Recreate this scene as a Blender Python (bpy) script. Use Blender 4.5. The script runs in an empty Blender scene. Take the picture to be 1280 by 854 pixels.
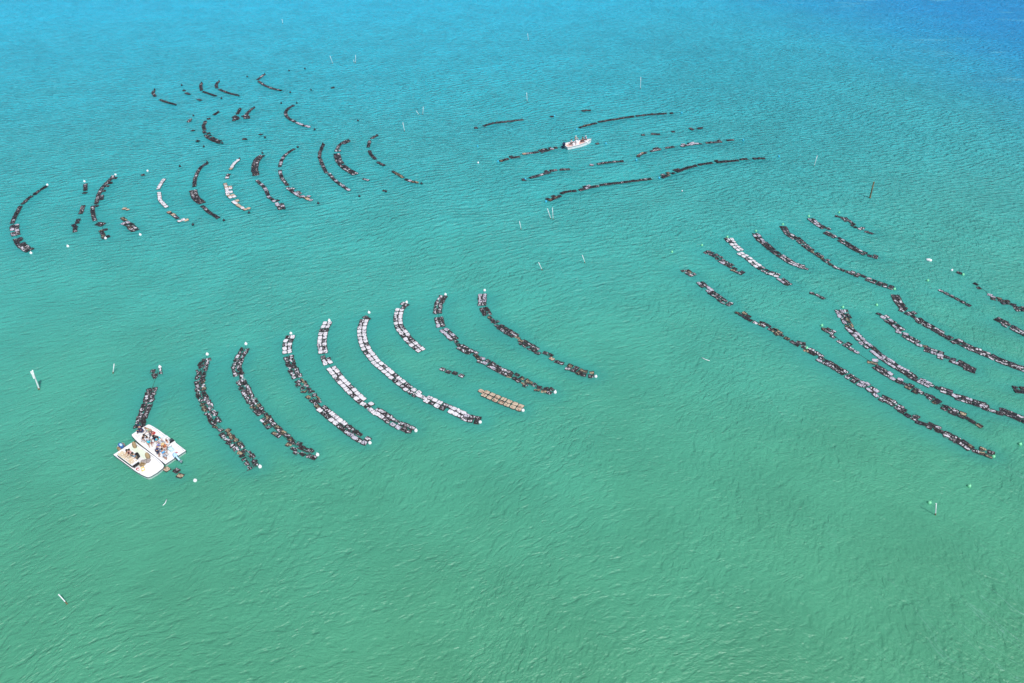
import bpy, bmesh, math, random
import numpy as np
from mathutils import Vector, Matrix, Euler
random.seed(11)
S = bpy.context.scene
COL = S.collection
PI = math.pi

# ------------------------------------------------------------------ camera
PITCH = math.radians(37.8); F = 865.0; CAM_H = 60.0
cam = bpy.data.cameras.new('camera'); co = bpy.data.objects.new('camera', cam); COL.objects.link(co)
cam.sensor_width = 36; cam.lens = F / 1280 * 36; cam.clip_start = .5; cam.clip_end = 20000
co.location = (0, 0, CAM_H); co.rotation_euler = (PI / 2 - PITCH, 0, 0)
S.camera = co

# ------------------------------------------------------------------ light
SUN_EL = math.radians(57); SUN_AZ = math.radians(146)      # azimuth clockwise from +Y: behind the camera, to its right
w = bpy.data.worlds.new('World'); S.world = w; w.use_nodes = True
nt = w.node_tree; sky = nt.nodes.new('ShaderNodeTexSky'); sky.sky_type = 'NISHITA'; sky.sun_disc = False
sky.sun_elevation = SUN_EL; sky.sun_rotation = SUN_AZ; sky.altitude = 0
bg = nt.nodes['Background']; bg.inputs[1].default_value = .11
nt.links.new(sky.outputs[0], bg.inputs[0])
sl = bpy.data.lights.new('sun', 'SUN'); sl.energy = 4.0; sl.angle = math.radians(.5); sl.color = (1, .975, .94)
so = bpy.data.objects.new('sun', sl); COL.objects.link(so)
sd = Vector((math.sin(SUN_AZ) * math.cos(SUN_EL), math.cos(SUN_AZ) * math.cos(SUN_EL), math.sin(SUN_EL)))
so.rotation_euler = sd.to_track_quat('Z', 'Y').to_euler(); so.location = sd * 100
S.view_settings.view_transform = 'Standard'; S.view_settings.look = 'None'
S.view_settings.exposure = .05; S.view_settings.gamma = 1
S.cycles.use_denoising = True
S.cycles.max_bounces = 5

# ------------------------------------------------------------------ helpers
def at(px, py, z=0.0):
    """the place in the bay, z metres above the water, that was read at this spot of the survey picture"""
    x = (px - 640) / F; d = (py - 427) / F
    zc = (CAM_H - z) / (math.sin(PITCH) + d * math.cos(PITCH))
    return Vector((x * zc, zc * (math.cos(PITCH) - d * math.sin(PITCH)), z))

def nn(t, kind, **kw):
    n = t.nodes.new(kind)
    for k, v in kw.items():
        if hasattr(n, k): setattr(n, k, v)
    return n

def math_(t, op, a, b=None, c=None, clamp=False):
    n = t.nodes.new('ShaderNodeMath'); n.operation = op; n.use_clamp = clamp
    for i, v in enumerate((a, b, c)):
        if v is None: continue
        if isinstance(v, (int, float)): n.inputs[i].default_value = v
        else: t.links.new(v, n.inputs[i])
    return n.outputs[0]

def ramp_(t, fac, stops):
    n = t.nodes.new('ShaderNodeValToRGB'); e = n.color_ramp.elements
    e[0].position, e[0].color = stops[0][0], (*stops[0][1], 1)
    e[1].position, e[1].color = stops[-1][0], (*stops[-1][1], 1)
    for p, c in stops[1:-1]:
        q = e.new(p); q.color = (*c, 1)
    t.links.new(fac, n.inputs[0]); return n.outputs[0]

def mixc(t, fac, a, b):
    n = t.nodes.new('ShaderNodeMix'); n.data_type = 'RGBA'
    for i, v in ((0, fac), (6, a), (7, b)):
        if isinstance(v, (int, float)): n.inputs[i].default_value = v
        elif isinstance(v, tuple): n.inputs[i].default_value = (*v, 1)
        else: t.links.new(v, n.inputs[i])
    return n.outputs[2]

def mat(name, col, rough=.6, var=.15, scale=6, metal=0, bump=0):
    m = bpy.data.materials.new(name); m.use_nodes = True; t = m.node_tree; b = t.nodes['Principled BSDF']
    tc = nn(t, 'ShaderNodeTexCoord'); no = nn(t, 'ShaderNodeTexNoise'); no.inputs['Scale'].default_value = scale
    no.inputs['Detail'].default_value = 4
    t.links.new(tc.outputs['Object'], no.inputs['Vector'])
    lo = tuple(c * (1 - var) for c in col); hi = tuple(min(1, c * (1 + var)) for c in col)
    t.links.new(ramp_(t, no.outputs[0], [(.35, lo), (.65, hi)]), b.inputs['Base Color'])
    b.inputs['Roughness'].default_value = rough; b.inputs['Metallic'].default_value = metal
    if bump:
        bp = nn(t, 'ShaderNodeBump'); bp.inputs['Distance'].default_value = bump
        t.links.new(no.outputs[0], bp.inputs['Height']); t.links.new(bp.outputs[0], b.inputs['Normal'])
    return m

def crust(name, pale, pale2, dark, lo, hi, scale=5.0, extra=None, extra_amt=.62):
    """fouled mesh and plastic: pale crust over dark mesh, in patches that differ from cage to cage"""
    m = bpy.data.materials.new(name); m.use_nodes = True; t = m.node_tree; b = t.nodes['Principled BSDF']
    tc = nn(t, 'ShaderNodeTexCoord'); oi = nn(t, 'ShaderNodeObjectInfo')
    va = nn(t, 'ShaderNodeVectorMath', operation='MULTIPLY_ADD')
    t.links.new(oi.outputs['Random'], va.inputs[0]); va.inputs[1].default_value = (37, 91, 53)
    t.links.new(tc.outputs['Object'], va.inputs[2])
    def noise(s, det=3):
        n = nn(t, 'ShaderNodeTexNoise'); n.inputs['Scale'].default_value = s; n.inputs['Detail'].default_value = det
        t.links.new(va.outputs[0], n.inputs['Vector']); return n.outputs[0]
    n1 = noise(scale)
    # each cage carries more or less crust than the next
    shift = math_(t, 'MULTIPLY_ADD', oi.outputs['Random'], .12, -.06)
    f = math_(t, 'ADD', n1, shift)
    mr = nn(t, 'ShaderNodeMapRange'); mr.inputs[1].default_value = lo; mr.inputs[2].default_value = hi
    t.links.new(f, mr.inputs[0])
    c = mixc(t, mr.outputs[0], dark, mixc(t, noise(scale * 2.3), pale, pale2))
    if extra:
        m2 = nn(t, 'ShaderNodeMapRange'); m2.inputs[1].default_value = extra_amt; m2.inputs[2].default_value = extra_amt + .06
        t.links.new(noise(scale * .8), m2.inputs[0]); c = mixc(t, m2.outputs[0], c, extra)
    t.links.new(c, b.inputs['Base Color']); b.inputs['Roughness'].default_value = .7
    bp = nn(t, 'ShaderNodeBump'); bp.inputs['Distance'].default_value = .03
    t.links.new(n1, bp.inputs['Height']); t.links.new(bp.outputs[0], b.inputs['Normal'])
    return m

def link(name, me, parent=None, loc=(0, 0, 0), rot=(0, 0, 0)):
    o = bpy.data.objects.new(name, me); COL.objects.link(o); o.parent = parent
    o.location = loc; o.rotation_euler = rot; return o

def tag(o, label=None, cat=None, group=None, kind=None):
    for k, v in (('label', label), ('category', cat), ('group', group), ('kind', kind)):
        if v: o[k] = v
    return o

class MB:
    """collects shapes into one mesh"""
    def __init__(s): s.bm = bmesh.new(); s.mi = 0
    def _add(s, vs, fs, M=None):
        v = [s.bm.verts.new(M @ Vector(p) if M else p) for p in vs]
        for f in fs:
            try:
                q = s.bm.faces.new([v[i] for i in f]); q.material_index = s.mi
            except ValueError: pass
        return v
    def box(s, c, d, rot=(0, 0, 0), taper=1.0):
        M = Matrix.Translation(c) @ Euler(rot).to_matrix().to_4x4()
        x, y, z = d[0] / 2, d[1] / 2, d[2] / 2
        vs = [(-x, -y, -z), (x, -y, -z), (x, y, -z), (-x, y, -z)] + [(a * taper, b * taper, z) for a, b in ((-x, -y), (x, -y), (x, y), (-x, y))]
        s._add(vs, [(3, 2, 1, 0), (4, 5, 6, 7), (0, 1, 5, 4), (1, 2, 6, 5), (2, 3, 7, 6), (3, 0, 4, 7)], M)
    def bevbox(s, c, d, r=.03, rot=(0, 0, 0)):
        b2 = bmesh.new(); bmesh.ops.create_cube(b2, size=1); bmesh.ops.scale(b2, vec=d, verts=b2.verts)
        bmesh.ops.bevel(b2, geom=b2.edges[:], offset=r, segments=2, affect='EDGES', profile=.6)
        M = Matrix.Translation(c) @ Euler(rot).to_matrix().to_4x4(); b2.verts.index_update()
        s._add([tuple(v.co) for v in b2.verts], [[v.index for v in f.verts] for f in b2.faces], M); b2.free()
    def tube(s, pts, r, n=8, caps=True):
        pts = [Vector(p) for p in pts]; rs = r if isinstance(r, (list, tuple)) else [r] * len(pts)
        rings = []
        for i, p in enumerate(pts):
            d = (pts[min(i + 1, len(pts) - 1)] - pts[max(i - 1, 0)]).normalized()
            a = d.cross(Vector((0, 0, 1)));
            if a.length < .05: a = d.cross(Vector((0, 1, 0)))
            a.normalize(); b = d.cross(a)
            rings.append([s.bm.verts.new(p + (a * math.cos(2 * PI * k / n) + b * math.sin(2 * PI * k / n)) * rs[i]) for k in range(n)])
        for u, v in zip(rings, rings[1:]):
            for k in range(n):
                f = s.bm.faces.new((u[k], u[(k + 1) % n], v[(k + 1) % n], v[k])); f.material_index = s.mi; f.smooth = n > 6
        if caps:
            for q in (rings[0][::-1], rings[-1]):
                f = s.bm.faces.new(q); f.material_index = s.mi
    def ball(s, c, r, n=12, m=8, sc=(1, 1, 1), zmin=-1.0):
        rings = []
        a0 = math.asin(zmin)
        for i in range(m + 1):
            a = a0 + (PI / 2 - a0) * i / m
            rings.append([(c[0] + r * sc[0] * math.cos(a) * math.cos(2 * PI * k / n), c[1] + r * sc[1] * math.cos(a) * math.sin(2 * PI * k / n), c[2] + r * sc[2] * math.sin(a)) for k in range(n)])
        vs = [p for q in rings for p in q]; fs = []
        for i in range(m):
            for k in range(n): fs.append((i * n + k, i * n + (k + 1) % n, (i + 1) * n + (k + 1) % n, (i + 1) * n + k))
        b0 = len(s.bm.faces); s._add(vs, fs); s.bm.faces.ensure_lookup_table()
        for f in s.bm.faces[b0:]: f.smooth = True
    def mesh(s, name, mats):
        bmesh.ops.remove_doubles(s.bm, verts=s.bm.verts, dist=1e-5)
        bmesh.ops.recalc_face_normals(s.bm, faces=s.bm.faces)
        me = bpy.data.meshes.new(name); s.bm.to_mesh(me); s.bm.free()
        for m in (mats if isinstance(mats, (list, tuple)) else [mats]): me.materials.append(m)
        return me
    def build(s, name, mats, parent=None, loc=(0, 0, 0), rot=(0, 0, 0)):
        return link(name, s.mesh(name, mats), parent, loc, rot)

# ------------------------------------------------------------------ materials
M = dict(
    frame=mat('black_plastic', (.026, .021, .020), .45, .3, 9),
    float=mat('float_plastic', (.052, .045, .048), .35, .5, 7),
    white=crust('white_crust', (.55, .51, .54), (.83, .80, .80), (.06, .05, .08), .33, .43, 4.5),
    grey=crust('grey_crust', (.42, .39, .43), (.78, .75, .77), (.030, .025, .024), .47, .53, 4.5, (.16, .10, .04), .68),
    pale=crust('pale_crust', (.34, .31, .37), (.64, .60, .66), (.04, .035, .05), .40, .48, 5.0, (.20, .14, .07), .68),
    dark=crust('dark_crust', (.24, .21, .22), (.54, .50, .52), (.022, .018, .017), .54, .60, 5.0, (.15, .10, .035), .66),
    black=crust('black_crust', (.10, .09, .12), (.24, .22, .26), (.012, .012, .016), .56, .62, 5.0),
    brown=crust('brown_crust', (.30, .22, .11), (.48, .40, .28), (.03, .024, .02), .44, .56, 6.0, (.10, .13, .03), .68),
    tan=crust('tan_crust', (.44, .31, .19), (.62, .52, .40), (.22, .10, .06), .38, .48, 5.0),
    rope=mat('rope', (.05, .06, .05), .9, .2),
    bwhite=mat('white_buoy_plastic', (.82, .83, .84), .3, .04),
    bgreen=mat('green_buoy_plastic', (.22, .70, .38), .35, .12),
    bblue=mat('blue_buoy_plastic', (.03, .42, .62), .35, .1),
    bblack=mat('black_buoy_plastic', (.018, .02, .028), .4, .2),
    pvc=mat('pale_pvc', (.78, .80, .80), .4, .06, 3),
    wood=mat('weathered_wood', (.16, .13, .07), .9, .4, 8),
    gel=mat('white_gelcoat', (.84, .83, .83), .35, .03, 2),
    deck=mat('deck_paint', (.72, .72, .70), .7, .07, 5),
    green_deck=mat('pale_green_deck', (.66, .72, .58), .7, .06, 4),
    pinkdeck=mat('faded_pink_deck', (.66, .42, .36), .7, .1, 4),
    rub=mat('black_rubber', (.02, .02, .02), .6, .2),
    alu=mat('aluminium', (.6, .6, .62), .35, .08, 8, .9),
    blue_cowl=mat('blue_cowling', (.03, .13, .38), .3, .1),
    pale_cowl=mat('pale_blue_cowling', (.42, .62, .82), .3, .12),
    dark_cowl=mat('navy_cowling', (.012, .018, .06), .3, .1),
    vinyl=mat('black_vinyl', (.02, .02, .025), .5, .3, 20),
    red=mat('red_plastic', (.55, .04, .05), .5, .15), yellow=mat('yellow_plastic', (.75, .55, .16), .55, .12),
    tanmesh=mat('tan_mesh', (.36, .26, .14), .85, .35, 18, bump=.02),
    greymesh=mat('grey_mesh', (.33, .29, .27), .85, .3, 20, bump=.02),
    oyster=crust('oysters', (.62, .47, .28), (.80, .70, .48), (.35, .24, .13), .35, .5, 9),
    paleblue=mat('pale_blue_plastic', (.55, .72, .80), .5, .08),
)

# ------------------------------------------------------------------ water
def gridlines(lo, hi, step, out):
    a = list(np.arange(lo, hi + step / 2, step)); 
    return sorted(set([-v for v in out[::-1]] + a + out)) if lo < 0 else a + out

WATER_ROWS = []      # filled by the rows below: where gear calms the ripples and shade is painted
def build_water():
    outx = [300, 400, 600, 1000, 2000, 5000, 9000]
    xs = np.array([-v for v in outx[::-1]] + list(np.arange(-236, 237, 1.0)) + outx)
    ys = np.array([-9000, -4000, -1000, -300, -100, -30, 0, 15] + list(np.arange(24, 305, 1.0)) + [330, 400, 550, 800, 1500, 3000, 6000, 12000])
    X, Y = np.meshgrid(xs, ys)
    nx, ny = len(xs), len(ys)
    # calm water in the lee (to the left) of every row, also the mask of the painted shade: rasterise the gear, then spread it down wind
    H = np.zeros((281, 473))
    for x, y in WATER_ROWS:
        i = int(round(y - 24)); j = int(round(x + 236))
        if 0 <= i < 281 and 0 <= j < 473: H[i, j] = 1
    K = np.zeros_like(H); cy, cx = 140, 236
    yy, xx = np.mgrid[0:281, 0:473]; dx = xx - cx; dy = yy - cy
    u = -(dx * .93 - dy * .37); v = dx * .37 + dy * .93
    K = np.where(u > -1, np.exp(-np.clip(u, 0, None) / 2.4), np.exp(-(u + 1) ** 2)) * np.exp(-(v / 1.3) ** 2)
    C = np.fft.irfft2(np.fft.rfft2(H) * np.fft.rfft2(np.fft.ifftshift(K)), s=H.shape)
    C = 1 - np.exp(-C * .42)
    calm_shade = np.zeros((ny, nx)); calm_shade[8:8 + 281, 7:7 + 473] = C
    me = bpy.data.meshes.new('water')
    vs = np.stack([X, Y, np.zeros_like(X)], -1).reshape(-1, 3)
    idx = np.arange(nx * ny).reshape(ny, nx)
    q = np.stack([idx[:-1, :-1], idx[:-1, 1:], idx[1:, 1:], idx[1:, :-1]], -1).reshape(-1, 4)
    me.vertices.add(len(vs)); me.vertices.foreach_set('co', vs.ravel().astype(np.float32))
    me.loops.add(q.size); me.loops.foreach_set('vertex_index', q.ravel().astype(np.int32))
    me.polygons.add(len(q)); me.polygons.foreach_set('loop_start', np.arange(0, q.size, 4, dtype=np.int32))
    me.update(calc_edges=True); me.validate()
    at_ = me.attributes.new('calm_shade', 'FLOAT', 'POINT'); at_.data.foreach_set('value', calm_shade.ravel().astype(np.float32))
    m = water_mat(); me.materials.append(m)
    o = link('water', me); tag(o, kind='structure')

def water_mat():
    m = bpy.data.materials.new('turquoise_water'); m.use_nodes = True; t = m.node_tree; b = t.nodes['Principled BSDF']
    g = nn(t, 'ShaderNodeNewGeometry'); pos = g.outputs['Position']
    at_ = nn(t, 'ShaderNodeAttribute'); at_.attribute_name = 'calm_shade'; calm_shade = at_.outputs['Fac']
    def noise(vec, scale, det=2, rough=.5, dist=0):
        n = nn(t, 'ShaderNodeTexNoise'); n.inputs['Scale'].default_value = scale; n.inputs['Detail'].default_value = det
        n.inputs['Roughness'].default_value = rough; n.inputs['Distortion'].default_value = dist
        t.links.new(vec, n.inputs['Vector']); return n
    sp = nn(t, 'ShaderNodeSeparateXYZ'); t.links.new(pos, sp.inputs[0]); X, Y = sp.outputs[0], sp.outputs[1]
    # the wave trains wander a little over the bay
    wn = noise(pos, .018, 2); wv = nn(t, 'ShaderNodeVectorMath', operation='MULTIPLY_ADD')
    t.links.new(wn.outputs['Color'], wv.inputs[0]); wv.inputs[1].default_value = (16, 16, 0); t.links.new(pos, wv.inputs[2])
    wn2 = noise(pos, .25, 2); wv2 = nn(t, 'ShaderNodeVectorMath', operation='MULTIPLY_ADD')
    t.links.new(wn2.outputs['Color'], wv2.inputs[0]); wv2.inputs[1].default_value = (1.3, 1.3, 0); t.links.new(wv.outputs[0], wv2.inputs[2])
    def train(ang, lam, stretch, det=1, ridge=0, off=0):
        mp = nn(t, 'ShaderNodeMapping'); mp.vector_type = 'TEXTURE'
        mp.inputs['Rotation'].default_value = (0, 0, math.radians(ang)); mp.inputs['Scale'].default_value = (lam * stretch, lam, lam)
        mp.inputs['Location'].default_value = (off, off * .7, 0)
        t.links.new(wv2.outputs[0], mp.inputs[0])
        n = noise(mp.outputs[0], 1.0, det, .5).outputs[0]
        if ridge:
            a = math_(t, 'ABSOLUTE', math_(t, 'SUBTRACT', n, .5))
            r = math_(t, 'SUBTRACT', .5, math_(t, 'MULTIPLY', a, 2.2))
            n = math_(t, 'ADD', math_(t, 'MULTIPLY', n, 1 - ridge), math_(t, 'MULTIPLY', r, ridge))
        return n
    def rng(v, a, b, c=0., d=1.):
        mr = nn(t, 'ShaderNodeMapRange'); mr.interpolation_type = 'SMOOTHSTEP'
        for i, q in ((1, a), (2, b), (3, c), (4, d)): mr.inputs[i].default_value = q
        t.links.new(v, mr.inputs[0]); return mr.outputs[0]
    big = noise(pos, .03, 3).outputs[0]; big2 = noise(pos, .05, 3).outputs[0]
    far = rng(Y, 90, 200)
    right = rng(math_(t, 'ADD', X, math_(t, 'MULTIPLY', math_(t, 'SUBTRACT', big, .5), 60)), -10, 60)
    A = train(26, .62, 2.5, 2, .45); B = train(-38, .62, 4.5, 2, .4, 40); Cc = train(66, .75, 2.2, 3, .6, 90); D = train(10, .22, 2.5, 2, 0, 9)
    E_ = train(38, 1.7, 3.5, 2, .4, 33)
    def crests(ang, lam, seed):
        mp = nn(t, 'ShaderNodeMapping'); mp.vector_type = 'TEXTURE'; mp.inputs['Rotation'].default_value = (0, 0, math.radians(ang)); mp.inputs['Location'].default_value = (seed, seed, 0)
        t.links.new(wv.outputs[0], mp.inputs[0])
        s3 = nn(t, 'ShaderNodeSeparateXYZ'); t.links.new(mp.outputs[0], s3.inputs[0])
        ph = noise(mp.outputs[0], .22, 3, .6).outputs[0]
        a = math_(t, 'ADD', math_(t, 'MULTIPLY', s3.outputs[1], 2 * PI / lam), math_(t, 'MULTIPLY', ph, 22))
        sn = math_(t, 'MULTIPLY_ADD', math_(t, 'SINE', a), .5, .5)
        m2 = nn(t, 'ShaderNodeMapping'); m2.vector_type = 'TEXTURE'; m2.inputs['Scale'].default_value = (lam * 2.2, lam, 1); t.links.new(mp.outputs[0], m2.inputs[0])
        return math_(t, 'MULTIPLY', math_(t, 'POWER', sn, 1.4), rng(noise(m2.outputs[0], 1, 1).outputs[0], .3, .7, .08, .55))
    Fa = math_(t, 'ADD', train(17, .55, 3.8, 2, .4, 21), crests(19, 1.25, 5)); Ga = math_(t, 'ADD', train(-33, .52, 3.8, 2, .4, 57), crests(-34, 1.15, 31))
    wA = math_(t, 'MULTIPLY', rng(big, .35, .6, .55, 1.0), math_(t, 'SUBTRACT', 1.05, math_(t, 'MULTIPLY', right, .35)))
    wB = math_(t, 'MULTIPLY', right, .75)
    wC = math_(t, 'MULTIPLY', rng(big2, .40, .60, .35, 1.1), math_(t, 'SUBTRACT', 1.0, math_(t, 'MULTIPLY', far, .85)))
    h = math_(t, 'MULTIPLY', A, wA)
    h = math_(t, 'ADD', h, math_(t, 'MULTIPLY', B, wB))
    h = math_(t, 'ADD', h, math_(t, 'MULTIPLY', Cc, math_(t, 'MULTIPLY', wC, .9)))
    h = math_(t, 'ADD', h, math_(t, 'MULTIPLY', D, .30))
    h = math_(t, 'ADD', h, math_(t, 'MULTIPLY', E_, .40))
    hf = math_(t, 'ADD', math_(t, 'MULTIPLY', Fa, math_(t, 'SUBTRACT', 1.15, math_(t, 'MULTIPLY', right, .3))), math_(t, 'MULTIPLY', Ga, right))
    h = math_(t, 'ADD', h, math_(t, 'MULTIPLY', hf, math_(t, 'MULTIPLY', rng(Y, 55, 200, .15, 1.9), 1.0)))
    amp = math_(t, 'SUBTRACT', 1.0, math_(t, 'MULTIPLY', calm_shade, .72))
    amp = math_(t, 'MULTIPLY', amp, rng(Y, 45, 130, .48, .95))
    h = math_(t, 'MULTIPLY', h, amp)
    bp = nn(t, 'ShaderNodeBump'); bp.inputs['Distance'].default_value = WAVE_H; bp.inputs['Strength'].default_value = 1
    t.links.new(h, bp.inputs['Height']); t.links.new(bp.outputs[0], b.inputs['Normal'])
    # body colour of the water: green over the shallow flat, turquoise further out with sky reflection painted in, blue over the channel
    yy = math_(t, 'ADD', Y, math_(t, 'MULTIPLY', math_(t, 'SUBTRACT', big, .5), 26))
    yy = math_(t, 'SUBTRACT', yy, math_(t, 'MULTIPLY', X, .10))
    mr = nn(t, 'ShaderNodeMapRange'); mr.inputs[1].default_value = 20; mr.inputs[2].default_value = 320; t.links.new(yy, mr.inputs[0])
    c = ramp_(t, mr.outputs[0], BODY)
    # channel
    ch = math_(t, 'ADD', X, math_(t, 'MULTIPLY', Y, .333))
    ch = math_(t, 'ADD', ch, math_(t, 'MULTIPLY', math_(t, 'SUBTRACT', big2, .5), 30))
    c = mixc(t, rng(ch, 150, 270), c, CHANNEL)
    # paler sand showing in the channel
    sm = nn(t, 'ShaderNodeMapping'); sm.inputs['Scale'].default_value = (.035, .12, 1); t.links.new(pos, sm.inputs[0])
    sn = noise(sm.outputs[0], 1, 3).outputs[0]
    sand = math_(t, 'MULTIPLY', rng(sn, .60, .72), rng(ch, 185, 215))
    c = mixc(t, math_(t, 'MULTIPLY', sand, .6), c, (.16, .56, .66))
    n3 = noise(pos, .11, 4).outputs[0]
    hs = nn(t, 'ShaderNodeHueSaturation'); t.links.new(c, hs.inputs['Color']); t.links.new(rng(n3, .3, .7, .94, 1.06), hs.inputs['Value'])
    c = hs.outputs[0]
    # thin lines of foam drawn out by the wind below the right hand rows
    fm = nn(t, 'ShaderNodeMapping'); fm.vector_type = 'TEXTURE'; fm.inputs['Rotation'].default_value = (0, 0, math.radians(-66)); fm.inputs['Scale'].default_value = (11, 1.5, 1)
    t.links.new(wv2.outputs[0], fm.inputs[0]); fn = noise(fm.outputs[0], 1, 2).outputs[0]
    fl = math_(t, 'MULTIPLY', rng(math_(t, 'ABSOLUTE', math_(t, 'SUBTRACT', fn, .56)), .0, .012, 1, 0), math_(t, 'MULTIPLY', rng(X, 25, 60), rng(Y, 90, 60)))
    fl = math_(t, 'MULTIPLY', fl, rng(big2, .46, .6))
    c = mixc(t, math_(t, 'MULTIPLY', fl, .24), c, (.40, .62, .62))
    # underwater shade of the gear, painted into the water as a darker teal halo
    c = mixc(t, math_(t, 'MULTIPLY', calm_shade, .5), c, HALO_SHADE)
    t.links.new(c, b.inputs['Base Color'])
    b.subsurface_method = 'BURLEY'
    b.inputs['Subsurface Weight'].default_value = .38; b.inputs['Subsurface Radius'].default_value = (.7, 1.0, .9); b.inputs['Subsurface Scale'].default_value = 1.6
    b.inputs['Roughness'].default_value = .40; b.inputs['IOR'].default_value = 1.33
    return m
WAVE_H = .62
BODY = [(0, (.072, .272, .145)), (.10, (.066, .30, .19)), (.19, (.060, .33, .25)), (.29, (.050, .355, .32)), (.42, (.038, .375, .395)), (.62, (.026, .41, .51)), (.9, (.016, .46, .65)), (1, (.016, .46, .67))]
HALO_SHADE = (.016, .235, .24)  # teal of the shade painted beside the cage rows
CHANNEL = (.0, .29, .62)

# ------------------------------------------------------------------ cages
CL, CW = .80, .64
def cage_mesh(kind, var):
    r = random.Random(100 * var + len(kind)); mb = MB()
    mb.mi = 0                                     # mesh basket
    mb.box((0, 0, -.03), (CL * .94, CW * .82, .20), taper=.97)
    for sy in (-1, 1):                            # tube floats along the long sides
        mb.mi = 2
        y = sy * CW * .44
        mb.tube([(-CL * .46, y, .05), (-CL * .40, y, .05), (CL * .40, y, .05), (CL * .46, y, .05)], [.03, .062, .062, .03], 6)
    for x in (-CL * .47, CL * .47):               # end bars
        mb.mi = 0; mb.tube([(x, -CW * .46, .07), (x, CW * .46, .07)], .018, 5)
    # lid: one irregular sheet, or broken into pieces
    mb.mi = 1
    def sheet(x0, x1, y0, y1, z):
        n = 12; pts = []
        for k in range(n):
            a = 2 * PI * k / n; sx = abs(math.cos(a)) ** .45 * math.copysign(1, math.cos(a)); sy_ = abs(math.sin(a)) ** .45 * math.copysign(1, math.sin(a))
            j = 1 + r.uniform(-.07, .05)
            pts.append(((x0 + x1) / 2 + (x1 - x0) / 2 * sx * j, (y0 + y1) / 2 + (y1 - y0) / 2 * sy_ * j))
        top = [(x, y, z + r.uniform(-.012, .012)) for x, y in pts]; bot = [(x * 1.0, y * 1.0, z - .05) for x, y in pts]
        c = ((x0 + x1) / 2, (y0 + y1) / 2, z + .03)
        mb._add(top + bot + [c], [(k, (k + 1) % n, 2 * n) for k in range(n)] + [(k + n, (k + 1) % n + n, (k + 1) % n, k) for k in range(n)])
    hx, hy = CL * .465, CW * .445
    if kind in ('white', 'pale', 'tan'):
        if var == 2: sheet(-hx, -.02, -hy, hy, .125); sheet(.02, hx, -hy, hy, .12)
        else: sheet(-hx, hx, -hy, hy, .125)
    else:
        if var == 0: sheet(-hx * .95, hx * .95, -hy * .7, hy * .7, .11)
        elif var == 1:
            sheet(-hx, -.02, -hy * .8, hy * .5, .12); sheet(.05, hx, -hy * .4, hy * .8, .11)
        elif var == 2:
            sheet(-hx, hx, -hy, -.03, .12)
            for x in (-.2, 0, .2): mb.tube([(x, .0, .10), (x, hy, .11)], .016, 5)
        else:                                     # lying on its edge, half out of the water
            sheet(-hx * .8, hx * .6, -hy * .6, hy * .8, .13)
            mb.mi = 2; mb.tube([(-.25, -.1, .17), (.28, .05, .19)], .05, 6)
    return mb.mesh(kind + '_cage', [M['frame'], M[kind], M['float']])
CAGES = {k: [cage_mesh(k, v) for v in range(3 if k in ('white', 'pale', 'tan') else 4)] for k in ('white', 'pale', 'grey', 'dark', 'black', 'brown', 'tan')}
KEY = dict(W='white', G='grey', D='dark', N='brown', T='tan')

def curve(pts, step=.2):
    """even samples along a smooth line through the points (metres)"""
    P = [Vector(p) for p in pts]; out = []
    if len(P) == 1: return [P[0]]
    Q = [P[0] * 2 - P[1]] + P + [P[-1] * 2 - P[-2]]
    for i in range(1, len(Q) - 2):
        a, b, c, d = Q[i - 1:i + 3]
        n = max(2, int((c - b).length / step))
        for k in range(n):
            u = k / n
            out.append(.5 * ((2 * b) + (c - a) * u + (2 * a - 5 * b + 4 * c - d) * u * u + (3 * b - a - 3 * c + d) * u ** 3))
    out.append(P[-1]); return out

BUOY = {}
def buoy_mesh(mt, r):
    mb = MB(); mb.ball((0, 0, r * .45), r, 14, 9, (1, 1, 1.12)); return mb.mesh('buoy', M[mt])
def neck_mesh(mt, r):
    mb = MB(); z = r * 1.5
    mb.tube([(0, 0, z), (0, 0, z + r * .25)], [r * .35, r * .28], 8)
    mb.tube([(r * .25 * math.cos(a), 0, z + r * .4 + r * .25 * math.sin(a)) for a in [PI * 2 * k / 8 for k in range(9)]], r * .08, 5)
    return mb.mesh('rope_eye', M[mt])
def buoy(px, py, color, label, group, r=None):
    r = r or dict(white=.215, green=.20, blue=.23, black=.24)[color]
    if (color, r) not in BUOY: BUOY[color, r] = (buoy_mesh('b' + color, r), neck_mesh('b' + color, r))
    a, b = BUOY[color, r]
    p = at(px, py, r * .5); o = link('mooring_buoy', a, None, (p.x, p.y, 0), (random.uniform(-.25, .25), random.uniform(-.25, .25), random.uniform(0, 6)))
    tag(o, label, 'buoy', group); link('rope_eye', b, o)
    WATER_ROWS.append((p.x, p.y)) if 0 else None
    return o

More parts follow.
